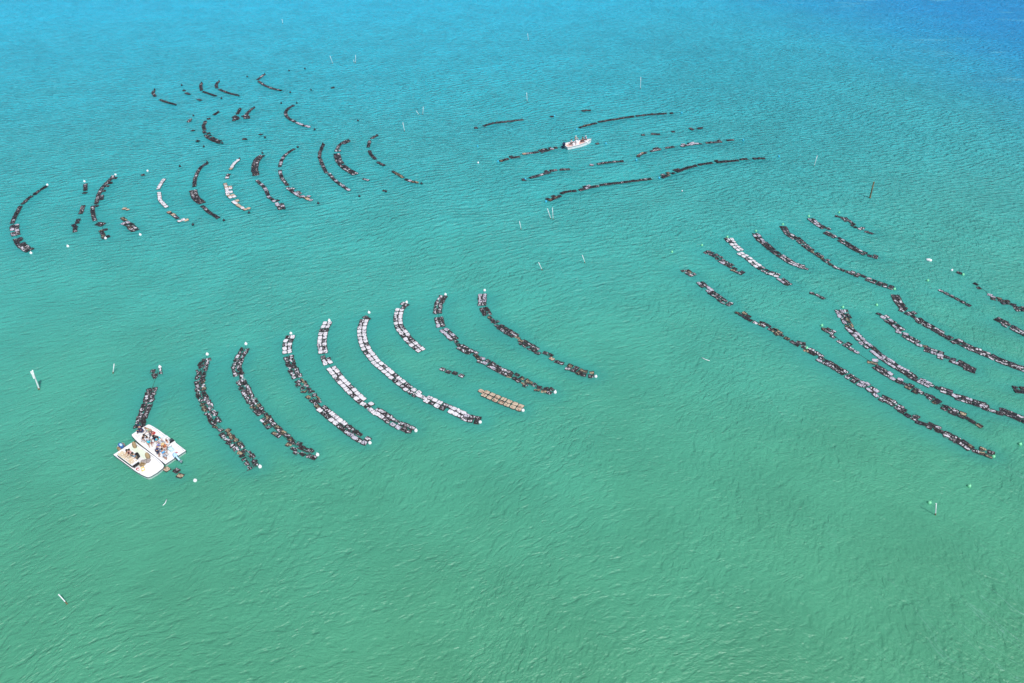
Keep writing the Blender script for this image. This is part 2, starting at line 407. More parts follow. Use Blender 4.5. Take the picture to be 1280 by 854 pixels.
GA = 'cage rows of the near left field'; GB = 'cage rows of the middle left field'
def row(label, group, segs, joined=False, slack=None):
    """one string of cages on its line. segs: (pixel points, lanes, kinds, disorder)"""
    first = at(*segs[0][0][0]); root = link('cage_row', None, None, (first.x, first.y, 0)); tag(root, label, 'oyster cages', group)
    allpts = []; items = []
    clean = any(k in label for k in ('white double cage row', 'bright white', 'cream', 'whitest', 'half white'))
    for pts, lanes, kinds, mess in segs:
        mess *= .8
        wp = [at(*p) for p in pts]
        c = curve(wp); allpts.append(c)
        L = [0]
        for a, b in zip(c, c[1:]): L.append(L[-1] + (b - a).length)
        tot = L[-1]; pitch = .84 if mess < .3 else .74
        ext = .08 if joined else .3
        n = max(1, int(tot / pitch + (.8 if joined else 1.15)))
        for lane in range(math.ceil(lanes)):
            off = 0 if lanes <= 1 else (lane - (math.ceil(lanes) - 1) / 2) * (.68 + .04 * mess)
            for k in range(n):
                if random.random() < mess * (.10 if lanes > 1 else .04): continue
                if 1 < lanes < 2 and lane == 1 and random.random() < 1.05 * (2 - lanes): continue
                s = (k + .5) * (tot + 2 * ext) / n - ext
                i = min(max(0, int(np.searchsorted(L, s)) - 1), len(c) - 2) if len(c) > 1 else 0
                if len(c) > 1:
                    d = (c[i + 1] - c[i]).normalized(); u = (s - L[i]) / max(1e-6, L[i + 1] - L[i]); p = c[i].lerp(c[i + 1], u)
                else: d = Vector((1, 0, 0)); p = c[0]
                nrm = Vector((-d.y, d.x, 0)); g = random.gauss
                p = p + nrm * (off + g(0, .09) * mess) + d * g(0, .10) * mess
                rz = math.atan2(d.y, d.x) + g(0, .04 + .38 * mess ** 1.5) + (PI if random.random() < .5 else 0)
                kd = KEY[random.choice(kinds)]
                if kd == 'white' and (not clean or 'D' in kinds): kd = 'pale'
                if group != GA and kd in ('dark', 'grey') and random.random() < (.65 if joined else .45 if group == GB else .15): kd = 'black'
                ms = CAGES[kd]; me = ms[random.randrange(len(ms))] if kd not in ('white', 'pale', 'tan') else ms[random.choice((0, 0, 1, 1, 2))]
                tilt = .02 + .22 * mess
                items.append((me, Vector((p.x, p.y, random.uniform(-.03, .02) - .09 * mess)), Euler((g(0, tilt), g(0, tilt * .8), rz))))
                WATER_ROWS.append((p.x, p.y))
    if joined:
        bm = bmesh.new(); mats = []
        for me, p, e in items:
            q = me.copy(); off = []
            for mm in me.materials:
                if mm not in mats: mats.append(mm)
                off.append(mats.index(mm))
            for f in q.polygons: f.material_index = off[f.material_index]
            q.transform(Matrix.Translation(p - Vector((first.x, first.y, 0))) @ e.to_matrix().to_4x4() @ Matrix.Diagonal((1.08, 1.25, 1.5, 1)))
            bm.from_mesh(q); bpy.data.meshes.remove(q)
        me = bpy.data.meshes.new('floating_cages'); bm.to_mesh(me); bm.free()
        for mm in mats: me.materials.append(mm)
        o = link('floating_cages', me, root); o['kind'] = 'stuff'
    else:
        for me, p, e in items:
            o = link('floating_cage', me, root, p - Vector((first.x, first.y, 0)), e)
            if group == GB: o.scale = (1.08, 1.15, 1.4)
    near = group == GA or group == 'loose cages'
    if near:
        runs = [[p for c in allpts for p in c[::4]] + [allpts[-1][-1]]]
        if slack: runs[0] = ([at(*slack[0])] if slack[0] else []) + runs[0] + ([at(*slack[1])] if slack[1] else [])
    else:
        runs = [list(allpts[0][::4]) + [allpts[0][-1]]]
        for c in allpts[1:]:
            if (c[0] - runs[-1][-1]).length < 2.2: runs[-1] += list(c[::4]) + [c[-1]]
            else: runs.append(list(c[::4]) + [c[-1]])
    o0 = Vector((first.x, first.y, -.03)); mb = MB(); any_ = False
    for line in runs:
        pts = [line[0]]
        for p in line[1:]:
            if (p - pts[-1]).length > .3: pts.append(p)
        if len(pts) > 1 and (pts[-1] - pts[0]).length > 1:
            mb.tube([p - o0 for p in pts], .02, 5); any_ = True
    if any_: mb.build('line', M['rope'], root)
    return root

# ------------------------------------------------------------------ the farm: near left field (white ball buoys)
GA = 'cage rows of the near left field'; BA = 'white buoys of the near left field'
row('short dark cage row that runs in under the two work boats', GA, [
    ([(196, 463), (197, 471)], 2, 'DDG', .9), ([(190, 487), (186, 499), (181, 514), (177, 524), (173.5, 533)], 2, 'DDG', .6)], slack=((200, 461), None))
row('three loose cages, one of them tan, off the bow corner of the lower work boat', 'loose cages', [
    ([(207.5, 586.5), (209, 587.5)], 1, 'T', .3), ([(219, 587), (222, 589)], 1, 'D', .5), ([(225, 595), (226.5, 595.5)], 1, 'N', .5)])
row('ragged dark cage row right of the work boats, nearest row to them', GA, [
    ([(257, 450), (253, 461), (250.5, 471), (250.5, 476)], 2, 'DDG', .8), ([(250.5, 478), (251.5, 490), (256, 503), (263, 517), (271, 529)], 2, 'DGGN', .75),
    ([(273, 531), (279, 537)], 1.5, 'GN', .7), ([(280, 540), (287, 548), (291, 552)], 2, 'DNG', .8), ([(295, 556), (304, 565), (311, 573), (315.5, 584)], 2, 'DDNG', .9)],
    slack=((259, 444), (324, 584)))
row('unbroken dark grey double cage row, second curve right of the boats', GA, [
    ([(306, 437), (300.5, 446), (296, 458), (299.5, 473), (307, 488), (315, 501)], 2, 'DGGG', .55), ([(317, 504), (326, 516), (338, 531), (352, 544), (360, 551)], 2, 'DGGN', .55),
    ([(363, 554), (372, 559)], 2, 'DN', .7), ([(374, 562), (384, 566), (394, 570)], 2, 'DDN', .8)], slack=((307, 431), (397, 568)))
row('half white half dark double cage row, white at both ends and dark in the middle', GA, [
    ([(363, 421), (359, 431), (359.5, 441)], 2, 'WWG', .3), ([(361, 447), (365, 460), (371, 471)], 2, 'DGG', .6), ([(374, 476), (382, 487), (390, 496)], 2, 'DNG', .8),
    ([(393, 500), (400, 507)], 1.5, 'NG', .6), ([(402, 511), (414, 521), (428, 532)], 2, 'WWWG', .2), ([(431, 535), (444, 544), (458, 552)], 2, 'GWDG', .5)],
    slack=((364, 418), (462, 554)))
row('long white double cage row bending at a pinch, left of the longest white row', GA, [
    ([(409.5, 404), (404.5, 415), (402.5, 430), (404, 441)], 2, 'WWWWG', .15), ([(406.5, 446), (410, 454)], 1.5, 'WG', .5),
    ([(414.5, 461), (427.5, 477), (444, 493.5), (449, 498)], 2, 'WWWG', .2), ([(451, 500), (460, 506), (471, 515)], 1.5, 'WWG', .4),
    ([(474, 516), (485, 523)], 2, 'WGG', .3), ([(487, 525), (500, 532), (514, 537)], 2, 'GGDW', .5)], slack=((411.5, 402), (519.7, 539)))
row('longest white double cage row, mostly clean lids from end to end', GA, [
    ([(460, 397), (456, 399)], 2, 'DG', .5), ([(455.5, 401), (452.5, 411), (453, 423), (458, 437), (467, 449)], 2, 'WWWWG', .12),
    ([(469, 452), (481, 462), (494, 473), (507, 483)], 2, 'WWWG', .18), ([(509, 485), (522, 493.5)], 2, 'WGG', .35), ([(524, 495), (531, 498)], 1, 'W', .2),
    ([(534, 499), (552, 507.5), (563, 512)], 2, 'WWGT', .3), ([(565, 513), (578, 519)], 2, 'WWG', .3), ([(581, 521.5), (589, 524), (597, 526)], 2, 'WDG', .5)],
    slack=((461.4, 392), (600.3, 528)))
row('short clean white double cage row standing alone above the long ones', GA, [
    ([(506.5, 380.5), (501.5, 384.5), (497.7, 395), (498.5, 407), (504.7, 417), (514, 428), (526, 438)], 2, 'WWWWG', .15)], slack=((508, 379), None))
row('long dark double cage row with one pale group near its upper end', GA, [
    ([(554, 371), (548.5, 380), (547, 391)], 2, 'DDG', .6), ([(548.5, 398), (551, 408)], 2, 'WG', .3), ([(555, 413), (562, 419), (567, 424)], 2, 'WG', .4),
    ([(568, 427), (574, 432)], 1, 'DG', .6), ([(576, 434), (585, 439), (593, 443)], 2, 'DWG', .5), ([(595, 445), (598, 448)], 1, 'DN', .5),
    ([(600, 450), (608, 453), (615, 457)], 2, 'GWG', .4), ([(618, 459), (627, 463.5), (635, 467)], 2, 'DWG', .5), ([(637, 468.5), (648, 473), (657, 478)], 2, 'DDN', .7),
    ([(659, 480), (673, 486), (689, 490)], 2, 'DDN', .7)], slack=((556.8, 369.5), (693.5, 491)))
row('straggling dark cage row at the right end of the near left field', GA, [
    ([(603, 369), (602.5, 381)], 2, 'WG', .3), ([(605, 386), (609, 393)], 2, 'DG', .6), ([(611, 396), (616, 401)], 1, 'DN', .5), ([(618, 402), (624, 407)], 1.5, 'DG', .6),
    ([(625, 409), (635, 415), (644, 420)], 2, 'DGD', .5), ([(646, 422), (652, 427)], 1, 'DN', .4), ([(653, 428), (663, 434), (670, 437.5)], 2, 'DG', .5),
    ([(673, 440), (687, 446)], 2, 'DDG', .5), ([(688, 448), (691, 450)], 1, 'T', .3), ([(695, 452), (701, 454), (708, 457.5)], 1, 'DG', .3),
    ([(710, 459), (719, 462), (726, 466)], 1.5, 'DNG', .4), ([(729, 467), (741, 469)], 2, 'DN', .8)], slack=((605.5, 364.5), (744.8, 471)))
row('two little grey cage strips in line, up and left of the tan raft', GA, [
    ([(552, 461.5), (561.5, 465.5)], 1, 'G', .1), ([(567, 466), (578.5, 471)], 1, 'G', .1)], slack=None)
row('tan double cage raft, the only tan brown one in the bay', GA, [
    ([(601, 489), (602.5, 489.7)], 1, 'T', .2), ([(606, 492.5), (620, 498.5), (636, 505), (651, 510.5)], 2, 'T', .1)], slack=(None, (653.7, 513.3)))
for x, y, what in [(200, 459, 'above the short dark row by the work boats'), (244, 600.5, 'adrift below the bows of the work boats'),
                   (259, 443, 'at the top of the ragged dark row'), (325, 583.5, 'at the bottom of the ragged dark row'), (307.3, 430, 'at the top of the unbroken dark grey row'),
                   (397, 568.5, 'at the bottom of the unbroken dark grey row'), (363.5, 416.7, 'at the top of the half white half dark row'), (462.5, 553.5, 'at the bottom of the half white half dark row'),
                   (411.5, 401, 'at the top of the pinched white row'), (519.7, 538.5, 'at the bottom of the pinched white row'), (461.4, 390.7, 'at the top of the longest white row'),
                   (600.3, 527.5, 'at the bottom of the longest white row'), (508, 378, 'at the top of the short clean white row'), (556.8, 368.3, 'at the top of the long dark row with a pale group'),
                   (693.7, 490.5, 'at the bottom of the long dark row with a pale group'), (605.5, 363, 'at the top of the straggling dark row'), (744.6, 470.5, 'at the bottom of the straggling dark row'),
                   (653.7, 513, 'at the right end of the tan raft')]:
    buoy(x, y, 'white', 'white ball buoy ' + what, BA)

# ------------------------------------------------------------------ far left field
GB = 'cage rows of the middle left field'; BW = 'white buoys of the middle left field'; BB = 'black buoys of the middle left field'
row('dark cage crescent at the far left edge, thin at the top and thick below', GB, [
    ([(57, 234), (53, 236.5)], 1, 'D', .3), ([(49, 239), (44, 243)], 1, 'D', .4), ([(39, 246), (34, 250), (29, 255)], 1, 'D', .3), ([(25.5, 259), (21, 267), (17, 275), (15.5, 279)], 1, 'DG', .3),
    ([(18, 282), (18.5, 288), (20, 294)], 2, 'GDW', .5), ([(22, 299), (25, 304), (30, 309), (37, 313)], 2, 'GDG', .5)], slack=((59, 232), (38.7, 317)))
row('scattered dark cages in a broken line between two long crescents at left', GB, [
    ([(106.8, 231), (106.7, 238)], 1, 'DG', .3), ([(106.4, 241.5)], 1, 'D', .3), ([(104, 258), (101, 267)], 1, 'DG', .5), ([(97.5, 275), (96.5, 279)], 1, 'G', .5), ([(92, 281.5), (94.5, 284)], 1, 'D', .6), ([(94, 286), (93.5, 290)], 1, 'G', .5)],
    slack=((105.7, 228), (85, 308)))
row('dark cage crescent second from the left, black and unbroken', GB, [
    ([(143.5, 221), (138, 227), (131, 234), (127, 241), (124.5, 248), (123, 254)], 1.5, 'DDG', .4), ([(118.5, 258), (119, 267), (121, 275)], 1.5, 'DG', .3), ([(123, 280), (128, 281)], 2, 'DG', .6), ([(128, 286), (131, 292), (132, 297)], 1.5, 'DNG', .7)],
    slack=((144.5, 220), (132, 299)))
row('small tangled cluster of dark and pale cages under a lone pair', GB, [
    ([(177.5, 219.5), (180.5, 218.5)], 1, 'DG', .5), ([(155, 261), (159.5, 262.5)], 1, 'DT', .4), ([(153.5, 273), (156, 276)], 1, 'DN', .6), ([(157, 279), (163, 282)], 2, 'DWG', .7), ([(164, 284), (168.5, 288)], 2, 'DNG', .7)],
    slack=((184, 214), (175.6, 293)))
row('bright white cage crescent broken in four, left of the black one', GB, [
    ([(205, 225), (201, 231), (198, 236.5)], 1, 'W', .1), ([(199, 241.5), (200, 250), (203, 254), (208, 259)], 1, 'W', .2), ([(211, 265.5), (217, 269), (222, 273)], 1, 'GT', .4), ([(226, 275.5), (228, 276.5)], 2, 'GW', .5), ([(231, 276), (235.5, 275)], 1, 'NT', .4)], slack=(None, (241, 281)))
row('thick black cage crescent right of the bright white one', GB, [
    ([(258, 205), (252, 209), (247, 216), (244, 224), (243.2, 233)], 1, 'DDG', .3), ([(241.5, 239), (245, 248), (252, 254)], 2, 'DDG', .4), ([(253, 258), (262, 266), (272.4, 272.6)], 1, 'DG', .3)], slack=((259.3, 203), (280, 275.5)))
row('pale cream cage crescent, thin and broken near its middle', GB, [
    ([(298, 200.5), (293, 205), (288.5, 212)], 1, 'WT', .15), ([(285.5, 218.5), (284, 223)], 1, 'WG', .3), ([(284, 230), (286.5, 238), (287, 243), (291, 247)], 1.5, 'WT', .3), ([(294, 252), (301, 257), (308.7, 262)], 1.5, 'WT', .3)], slack=((299.2, 199), (311, 266)))
row('dark cage crescent with a thick tangled upper half and thin lower tail', GB, [
    ([(327, 195), (321, 201), (318.5, 211), (320, 219)], 2, 'DDG', .6), ([(322, 226.5), (330.5, 235), (335, 244)], 1, 'DWG', .4), ([(338, 246), (346, 252), (350, 257), (352.5, 261)], 1.5, 'GWD', .5)], slack=((328, 192), (355.5, 261)))
row('thin grey and white cage crescent fifth from the right in its field', GB, [
    ([(367, 187), (358, 193), (352.5, 200), (350, 208)], 1, 'DWG', .3), ([(350, 214), (352.5, 223), (359, 231.5)], 1, 'GWG', .3), ([(362, 235), (369, 240.5), (378, 246)], 1.5, 'GWG', .4), ([(380, 245), (391, 250)], 1.5, 'WNT', .5)], slack=((372, 184), (398, 254)))
row('thin dark cage crescent just left of the thickest black arc', GB, [
    ([(404, 181), (402, 186), (399.5, 194), (402, 204), (408, 216)], 1, 'DGD', .5), ([(412, 218), (418, 225), (427, 232), (435.8, 238)], 1, 'GDW', .4)], slack=((403.8, 180), None))
row('thickest black cage arc, doubled and dense', GB, [
    ([(434.5, 176.5), (427, 181), (422, 189)], 1.5, 'DG', .4), ([(421, 193), (424, 202), (431, 210), (444, 218)], 2, 'DGG', .3)], slack=((435.3, 175.7), None))
row('lone pale cage drifting between the dark arc and a black buoy', 'loose cages', [([(454.5, 224), (459.5, 225.5)], 1, 'WG', .4)])
row('lone dark cage beside a black buoy at the field edge', 'loose cages', [([(479, 238.5), (482, 239)], 1, 'DN', .5)])
row('dotted dark cage line at the right edge of its field, in five pieces', GB, [
    ([(470.5, 170), (465, 173)], 1, 'DG', .3), ([(462, 176.5), (460.5, 184)], 1, 'DG', .3), ([(461.5, 189), (464, 194), (469, 199)], 1, 'DG', .3), ([(473, 203.5), (479.5, 207)], 1, 'DW', .3),
    ([(491.5, 215), (500, 220), (508, 225), (518, 228), (526, 229.5)], 1, 'DNW', .3)], slack=((471.4, 169), (526.8, 229.5)))
for x, y, what in [(59, 231.3, 'at the top of the leftmost crescent'), (38.7, 316.5, 'below the leftmost crescent'), (105.7, 227, 'above the scattered broken line'), (85, 308, 'below the scattered broken line'),
                   (144.5, 218.5, 'at the top of the second crescent'), (132, 298, 'at the foot of the second crescent'), (184.3, 213.8, 'beside the lone pair of cages'), (175.6, 293.5, 'below the small tangled cluster')]:
    buoy(x, y, 'white', 'white buoy ' + what, BW, .22)
for x, y, what in [(225, 208, 'adrift above the bright white crescent'), (241, 281, 'below the bright white crescent'), (259.3, 203, 'at the top of the thick black crescent'), (280, 275.5, 'at the foot of the thick black crescent'),
                   (299.2, 198.7, 'at the top of the pale cream crescent'), (311, 266, 'at the foot of the pale cream crescent'), (328, 191.5, 'at the top of the tangled crescent'), (355.5, 260.7, 'at the foot of the tangled crescent'),
                   (372, 184, 'at the top of the grey and white crescent'), (398, 254.3, 'at the foot of the grey and white crescent'), (403.8, 180, 'at the top of the thin dark crescent'), (449.4, 245.2, 'adrift below the thin dark crescent'),
                   (435.5, 175.5, 'at the top of the thickest black arc'), (482.5, 239.5, 'beside the lone dark cage'), (471.4, 169, 'at the top of the dotted line'), (527, 229.5, 'at the far end of the dotted line'), (447.6, 151, 'adrift alone above the thickest black arc')]:
    buoy(x, y, 'black', 'small black buoy ' + what, BB)

# ------------------------------------------------------------------ farthest left field
GC = 'thin cage rows of the farthest left field'; BC = 'black buoys of the farthest left field'
def far_row(label, segs, **k): return row(label, GC, segs, joined=True, **k)
far_row('thin dark hook of cages furthest left in the far field', [([(192.5, 114), (191.6, 117), (194, 121)], 1, 'GD', .3), ([(200, 125), (208, 128), (219, 131)], 1, 'D', .2)], slack=((193.2, 112), (219.4, 131.2)))
far_row('faint broken line of half sunk cages between two far hooks', [([(229, 113), (231, 114)], 1, 'G', .3), ([(232.5, 116.5), (237, 118.5)], 1, 'D', .2), ([(245, 123.5), (251.5, 126)], 1, 'D', .3)], slack=((227, 107), None))
far_row('far dark hook of cages, left of a matching pair', [([(251.8, 104.5), (251, 108.5), (252, 113.5)], 1, 'DG', .3), ([(254, 115), (260, 117), (270, 120.5)], 1, 'D', .2)])
far_row('far dark hook of cages, right of a matching pair', [([(273, 102.5), (270.5, 106), (271, 110.5)], 1, 'DG', .3), ([(274, 112), (285, 116.5), (297, 119.6)], 1, 'D', .2)])
far_row('topmost far hook of cages, bent sharply at its left corner', [([(330, 93.5), (325, 97.5), (322, 100)], 1, 'DG', .3), ([(323.5, 102), (329, 106), (339, 110.5), (351.5, 113.6)], 1, 'DDG', .25)])
far_row('far hook of cages rightmost in its field, open to the right', [([(367, 132), (360, 136.5), (357.2, 142), (360.5, 148), (369, 153)], 1, 'DDG', .3), ([(371, 154), (379, 157), (387.5, 159.5)], 1, 'DWG', .3)], slack=((371, 129), (393, 162)))
far_row('short dark curved cage piece, left of two', [([(300.3, 136.5), (296.7, 143)], 1, 'D', .3), ([(292, 146.3), (295, 147), (294.3, 151.5)], 1.5, 'DG', .5)])
far_row('short dark curved cage piece, right of two', [([(317, 135), (311.5, 139.5), (308, 144)], 1, 'D', .3), ([(305, 145), (308.5, 146), (308.4, 148.5)], 1.5, 'DG', .5)])
far_row('long far hook of cages with a doubled lower half', [([(272.5, 140.5), (268, 144)], 1, 'GD', .4), ([(264, 148.5), (259, 149.5)], 1, 'D', .3), ([(257, 152), (254.5, 158), (256, 163)], 1, 'GD', .3), ([(257, 164), (261, 171), (268, 175.5), (277, 178.8)], 1.5, 'DG', .3)])
far_row('faint half sunk cages trailing down from a lone black buoy', [([(238.5, 149), (235.5, 153)], 1, 'G', .4), ([(240, 163.6), (242, 163.6)], 1, 'D', .3), ([(247, 176.5), (249.5, 178)], 1, 'WG', .4)], slack=((241.9, 145), None))
far_row('single dark far cage with a buoy pressed against it', [([(303.5, 174.3), (307, 174.2)], 1, 'D', .3)])
far_row('single dark far cage a little apart from its buoy', [([(324, 168), (328, 169)], 1, 'D', .3)])
far_row('single dark cage beside a buoy under the paired white stakes', [([(414, 110.5), (417, 110)], 1, 'D', .3)])
for x, y, what in [(193.2, 111.8, 'on the leftmost far hook'), (219.6, 131.2, 'at the tail of the leftmost far hook'), (227, 106.6, 'above the faint sunk line'), (252, 103.7, 'on the left hook of the pair'), (273.7, 101.5, 'on the right hook of the pair'),
                   (298.6, 119.9, 'at the tail of the right hook of the pair'), (276.6, 123.2, 'adrift under the paired hooks'), (309, 96, 'adrift left of the topmost hook'), (330.8, 92.8, 'on the topmost hook'),
                   (361.4, 88.4, 'adrift right of the topmost hook, nearer one'), (381.3, 86, 'adrift right of the topmost hook, farther one'), (362.8, 115.6, 'off the tail of the topmost hook'), (389, 112.5, 'adrift left of the single cage'),
                   (351.7, 128.9, 'adrift left of the rightmost hook'), (371, 128.9, 'on the rightmost hook'), (393.3, 162, 'at the tail of the rightmost hook'), (300.5, 136, 'on the left short piece'), (317.8, 134.3, 'on the right short piece'),
                   (273, 140, 'on the long doubled hook'), (277.9, 179, 'at the tail of the long doubled hook'), (241.9, 144.7, 'above the faint trailing cages'), (254.5, 183.3, 'below the faint trailing cages'), (307.8, 174.3, 'pressed against a single cage'),
                   (331.4, 172, 'a little apart from its single cage'), (417.3, 109.6, 'under the paired white stakes')]:
    buoy(x, y, 'black', 'tiny black buoy ' + what, BC)

# ------------------------------------------------------------------ middle far field, round the white runabout
GD = 'thin cage rows of the far centre field'; BD = 'blue buoys of the far centre field'
def mid_row(label, segs, **k): return row(label, GD, segs, joined=True, **k)
mid_row('short thin dark row high left of the white runabout', [([(593, 160.6), (597, 160)], 1, 'D', .2), ([(604.6, 158), (615, 154.8), (633, 152.5), (653.7, 150)], 1, 'DDDG', .25)])
mid_row('one dark cage beside a blue buoy above the runabout', [([(688, 146.5), (691, 146)], 1, 'D', .2)])
mid_row('faint sunken strip of cages beyond the runabout', [([(724, 139.8), (731, 138.8), (738, 138.5)], 1, 'D', .2)])
mid_row('long thin black row sweeping right beyond the runabout', [([(724, 160), (732, 157.5), (745, 154.5)], 1, 'DDN', .4), ([(748, 153), (764, 150.4), (780, 147.6), (792, 146)], 1, 'D', .2), ([(795, 145.5), (814, 143.4), (828, 142.6), (841, 142)], 1, 'DD', .3)], slack=((720.7, 161.8), (852, 141.3)))
mid_row('row of cages the white runabout is working at its stern', [([(625, 202), (635, 199)], 1, 'DN', .2), ([(638, 197), (648, 195.5)], 1.5, 'DG', .4), ([(653, 192.5), (661, 191.3), (672, 189.8)], 1.2, 'WTG', .2), ([(675, 189.5), (682, 188), (690, 186)], 1.5, 'DWG', .4), ([(692, 185.5), (697, 184.8)], 1, 'DG', .3), ([(702, 184.3), (706.5, 183.3)], 1, 'D', .3)], slack=((622.3, 202), None))
mid_row('one dark cage off the bow of the white runabout', [([(745.5, 180.2), (748, 180)], 1, 'D', .2)])
mid_row('dark broken row directly below the runabout', [([(652, 224.6), (655, 224)], 1.5, 'DT', .4), ([(661, 222.3), (673, 218.9), (686, 214.8)], 1.2, 'DGD', .3), ([(688, 214), (696, 212.8)], 1, 'DG', .3), ([(700, 211.7), (711, 210.8)], 1.2, 'DD', .4)])
mid_row('short row of dark and pale cages right of the runabout row', [([(737.5, 206), (741, 206)], 1.2, 'WG', .2), ([(746.8, 205.7), (758, 203.8), (764.4, 202.9)], 1, 'DWG', .3), ([(766, 202.6), (779, 201.7)], 1, 'DG', .4)])
mid_row('longest row of the far centre, its left half', [([(685, 250.5), (693, 246.8), (699, 244.5)], 1.6, 'DGN', .4), ([(701, 242.5), (709, 240), (720, 239)], 1, 'D', .2), ([(723, 237.5), (736, 234), (747, 232)], 1.6, 'WDG', .3), ([(750, 231.8), (766, 229.8), (780, 228.3), (797, 226), (814, 224.3)], 1, 'DDG', .3)], slack=((682.5, 252), (824, 222.5)))
mid_row('longest row of the far centre, its right half', [([(826, 221.8), (834, 218.5), (841, 215.8)], 1.5, 'DGN', .4), ([(844, 214.5), (857, 209.8), (869, 206.6)], 1.4, 'DG', .35), ([(872, 205.7), (887, 203.5), (905, 201.7), (922, 200)], 1.1, 'DWDG', .3), ([(925, 199.8), (934, 199.2)], 1, 'D', .2), ([(941, 198.8), (956, 198.3)], 1, 'D', .2)], slack=((824, 222.5), (973.7, 195.7)))
mid_row('hooked row in three pieces, nearest above the longest row', [([(797.5, 196.5), (799.5, 194), (807, 191)], 1, 'DGN', .4), ([(812, 188.8), (824, 186.3)], 1.5, 'DG', .4), ([(832, 185.2), (842.5, 184)], 1, 'D', .3), ([(850, 182.6), (866, 179.8), (876, 179)], 1.3, 'DWG', .3), ([(878, 178.7), (901, 176.9)], 1.1, 'DG', .3), ([(908, 176), (917, 175.3)], 1, 'D', .2)], slack=((795.4, 200), (929, 175.2)))
mid_row('faint dotted row of mostly sunk cages, right of the runabout', [([(802.5, 169.3), (805, 169.2)], 1, 'D', .2), ([(814, 168), (824.5, 168.2)], 1, 'D', .3), ([(840, 165.2), (843, 165)], 1, 'D', .2), ([(862.5, 162), (866, 161.6)], 1.4, 'D', .2), ([(872, 161), (878, 160)], 1, 'D', .3)])
for x, y, what in [(693, 145, 'beside one dark cage above the runabout'), (720.7, 161.8, 'at the left end of the sweeping black row'), (852, 141.2, 'past the right end of the sweeping black row'), (597, 183, 'adrift alone left of the runabout'),
                   (622.3, 202, 'at the left end of the row the runabout works'), (757.3, 179.3, 'ahead of the bow of the runabout'), (656.7, 224, 'in the broken row below the runabout'), (682.5, 252, 'at the left end of the longest row'),
                   (824, 222.5, 'in the middle of the longest row'), (973.7, 195.7, 'past the right end of the longest row'), (795.4, 200, 'under the hook of the three piece row'), (929, 175.2, 'at the right end of the three piece row')]:
    buoy(x, y, 'blue', 'small blue buoy ' + what, BD)
buoy(597.5, 203.5, 'white', 'small white buoy adrift left of the row the runabout works', 'lone white buoys', .2)
buoy(852.5, 238.7, 'white', 'small white buoy adrift below the longest far centre row', 'lone white buoys', .14)

# ------------------------------------------------------------------ right field (green ball buoys)
GE = 'cage rows of the right field'; BE = 'green buoys of the right field'
row('small dark straggling row, topmost of the right field', GE, [([(1045.5, 270.5), (1052, 272)], 1, 'DG', .4), ([(1056, 273.5), (1061, 278)], 2, 'DG', .6), ([(1065, 281), (1071, 284), (1077, 286.5)], 1.5, 'DG', .6), ([(1082, 290), (1090, 292.3)], 1, 'DDG', .4)], slack=((1049, 266), None))
row('dark double row with a pale head, second from the top of the right field', GE, [([(1014, 274.5), (1023, 281.5), (1034, 287)], 2, 'GWD', .3), ([(1032, 291), (1048, 299), (1066, 310), (1080, 317.5)], 2, 'DDG', .35), ([(1086, 319), (1095, 321.4)], 1.5, 'DDG', .4)])
row('very long dark row running down to a green buoy', GE, [([(979.5, 284), (984.5, 292), (993, 298)], 2, 'DDG', .4), ([(996, 298), (1006, 307), (1014, 313)], 2, 'DG', .5), ([(1016, 314), (1026, 321)], 2, 'DN', .5), ([(1029, 322.5), (1036, 328), (1046, 334)], 1.5, 'DNG', .4),
    ([(1048, 334.5), (1062, 340)], 1.5, 'DG', .4), ([(1064, 341), (1080, 347.5), (1098, 354.5), (1115, 360)], 2, 'DDG', .3)], slack=((978.4, 281), (1118, 361.5)))
row('grey speckled double row between the white row and the very long dark one', GE, [([(944.5, 292.5), (949, 299), (953, 303)], 2, 'DGW', .5), ([(955, 304), (963, 311), (975, 320)], 2, 'DGD', .5), ([(977, 321), (989, 328.5), (1000, 333)], 2, 'GGW', .4), ([(1002, 333.5), (1008, 335)], 1.5, 'DG', .4)], slack=((945, 290), None))
row('whitest double row of the right field, snapped near its foot', GE, [([(907.5, 299), (910, 302)], 1, 'WG', .3), ([(912, 299), (918, 307), (925, 313)], 2, 'WWG', .2), ([(925, 317), (935, 323), (944, 331)], 2, 'WWWG', .2), ([(946, 332), (955, 338), (962, 342)], 2, 'WGG', .4), ([(964, 342), (972, 345)], 2, 'WG', .3), ([(976, 349.5), (985, 355.5)], 2, 'WDG', .5)], slack=((909, 297), None))
row('short dark ragged row left of the whitest row', GE, [([(883, 315), (892, 318.5), (899, 323)], 2, 'DDG', .6), ([(901, 326), (910, 331.5), (914, 333)], 2, 'DWG', .6), ([(917, 337), (927, 341.5)], 1.5, 'DDN', .4)])
row('dark row at the left edge of the right field, with a stray head piece', GE, [([(853.5, 339), (860, 338.5)], 1, 'DG', .5), ([(861, 341), (866, 344)], 2, 'DGN', .6), ([(876, 354), (881, 359), (888, 364)], 2, 'DGW', .5), ([(889, 366), (897, 371), (903, 376)], 2, 'DG', .5), ([(904, 377), (913, 381)], 2, 'DGN', .6)])
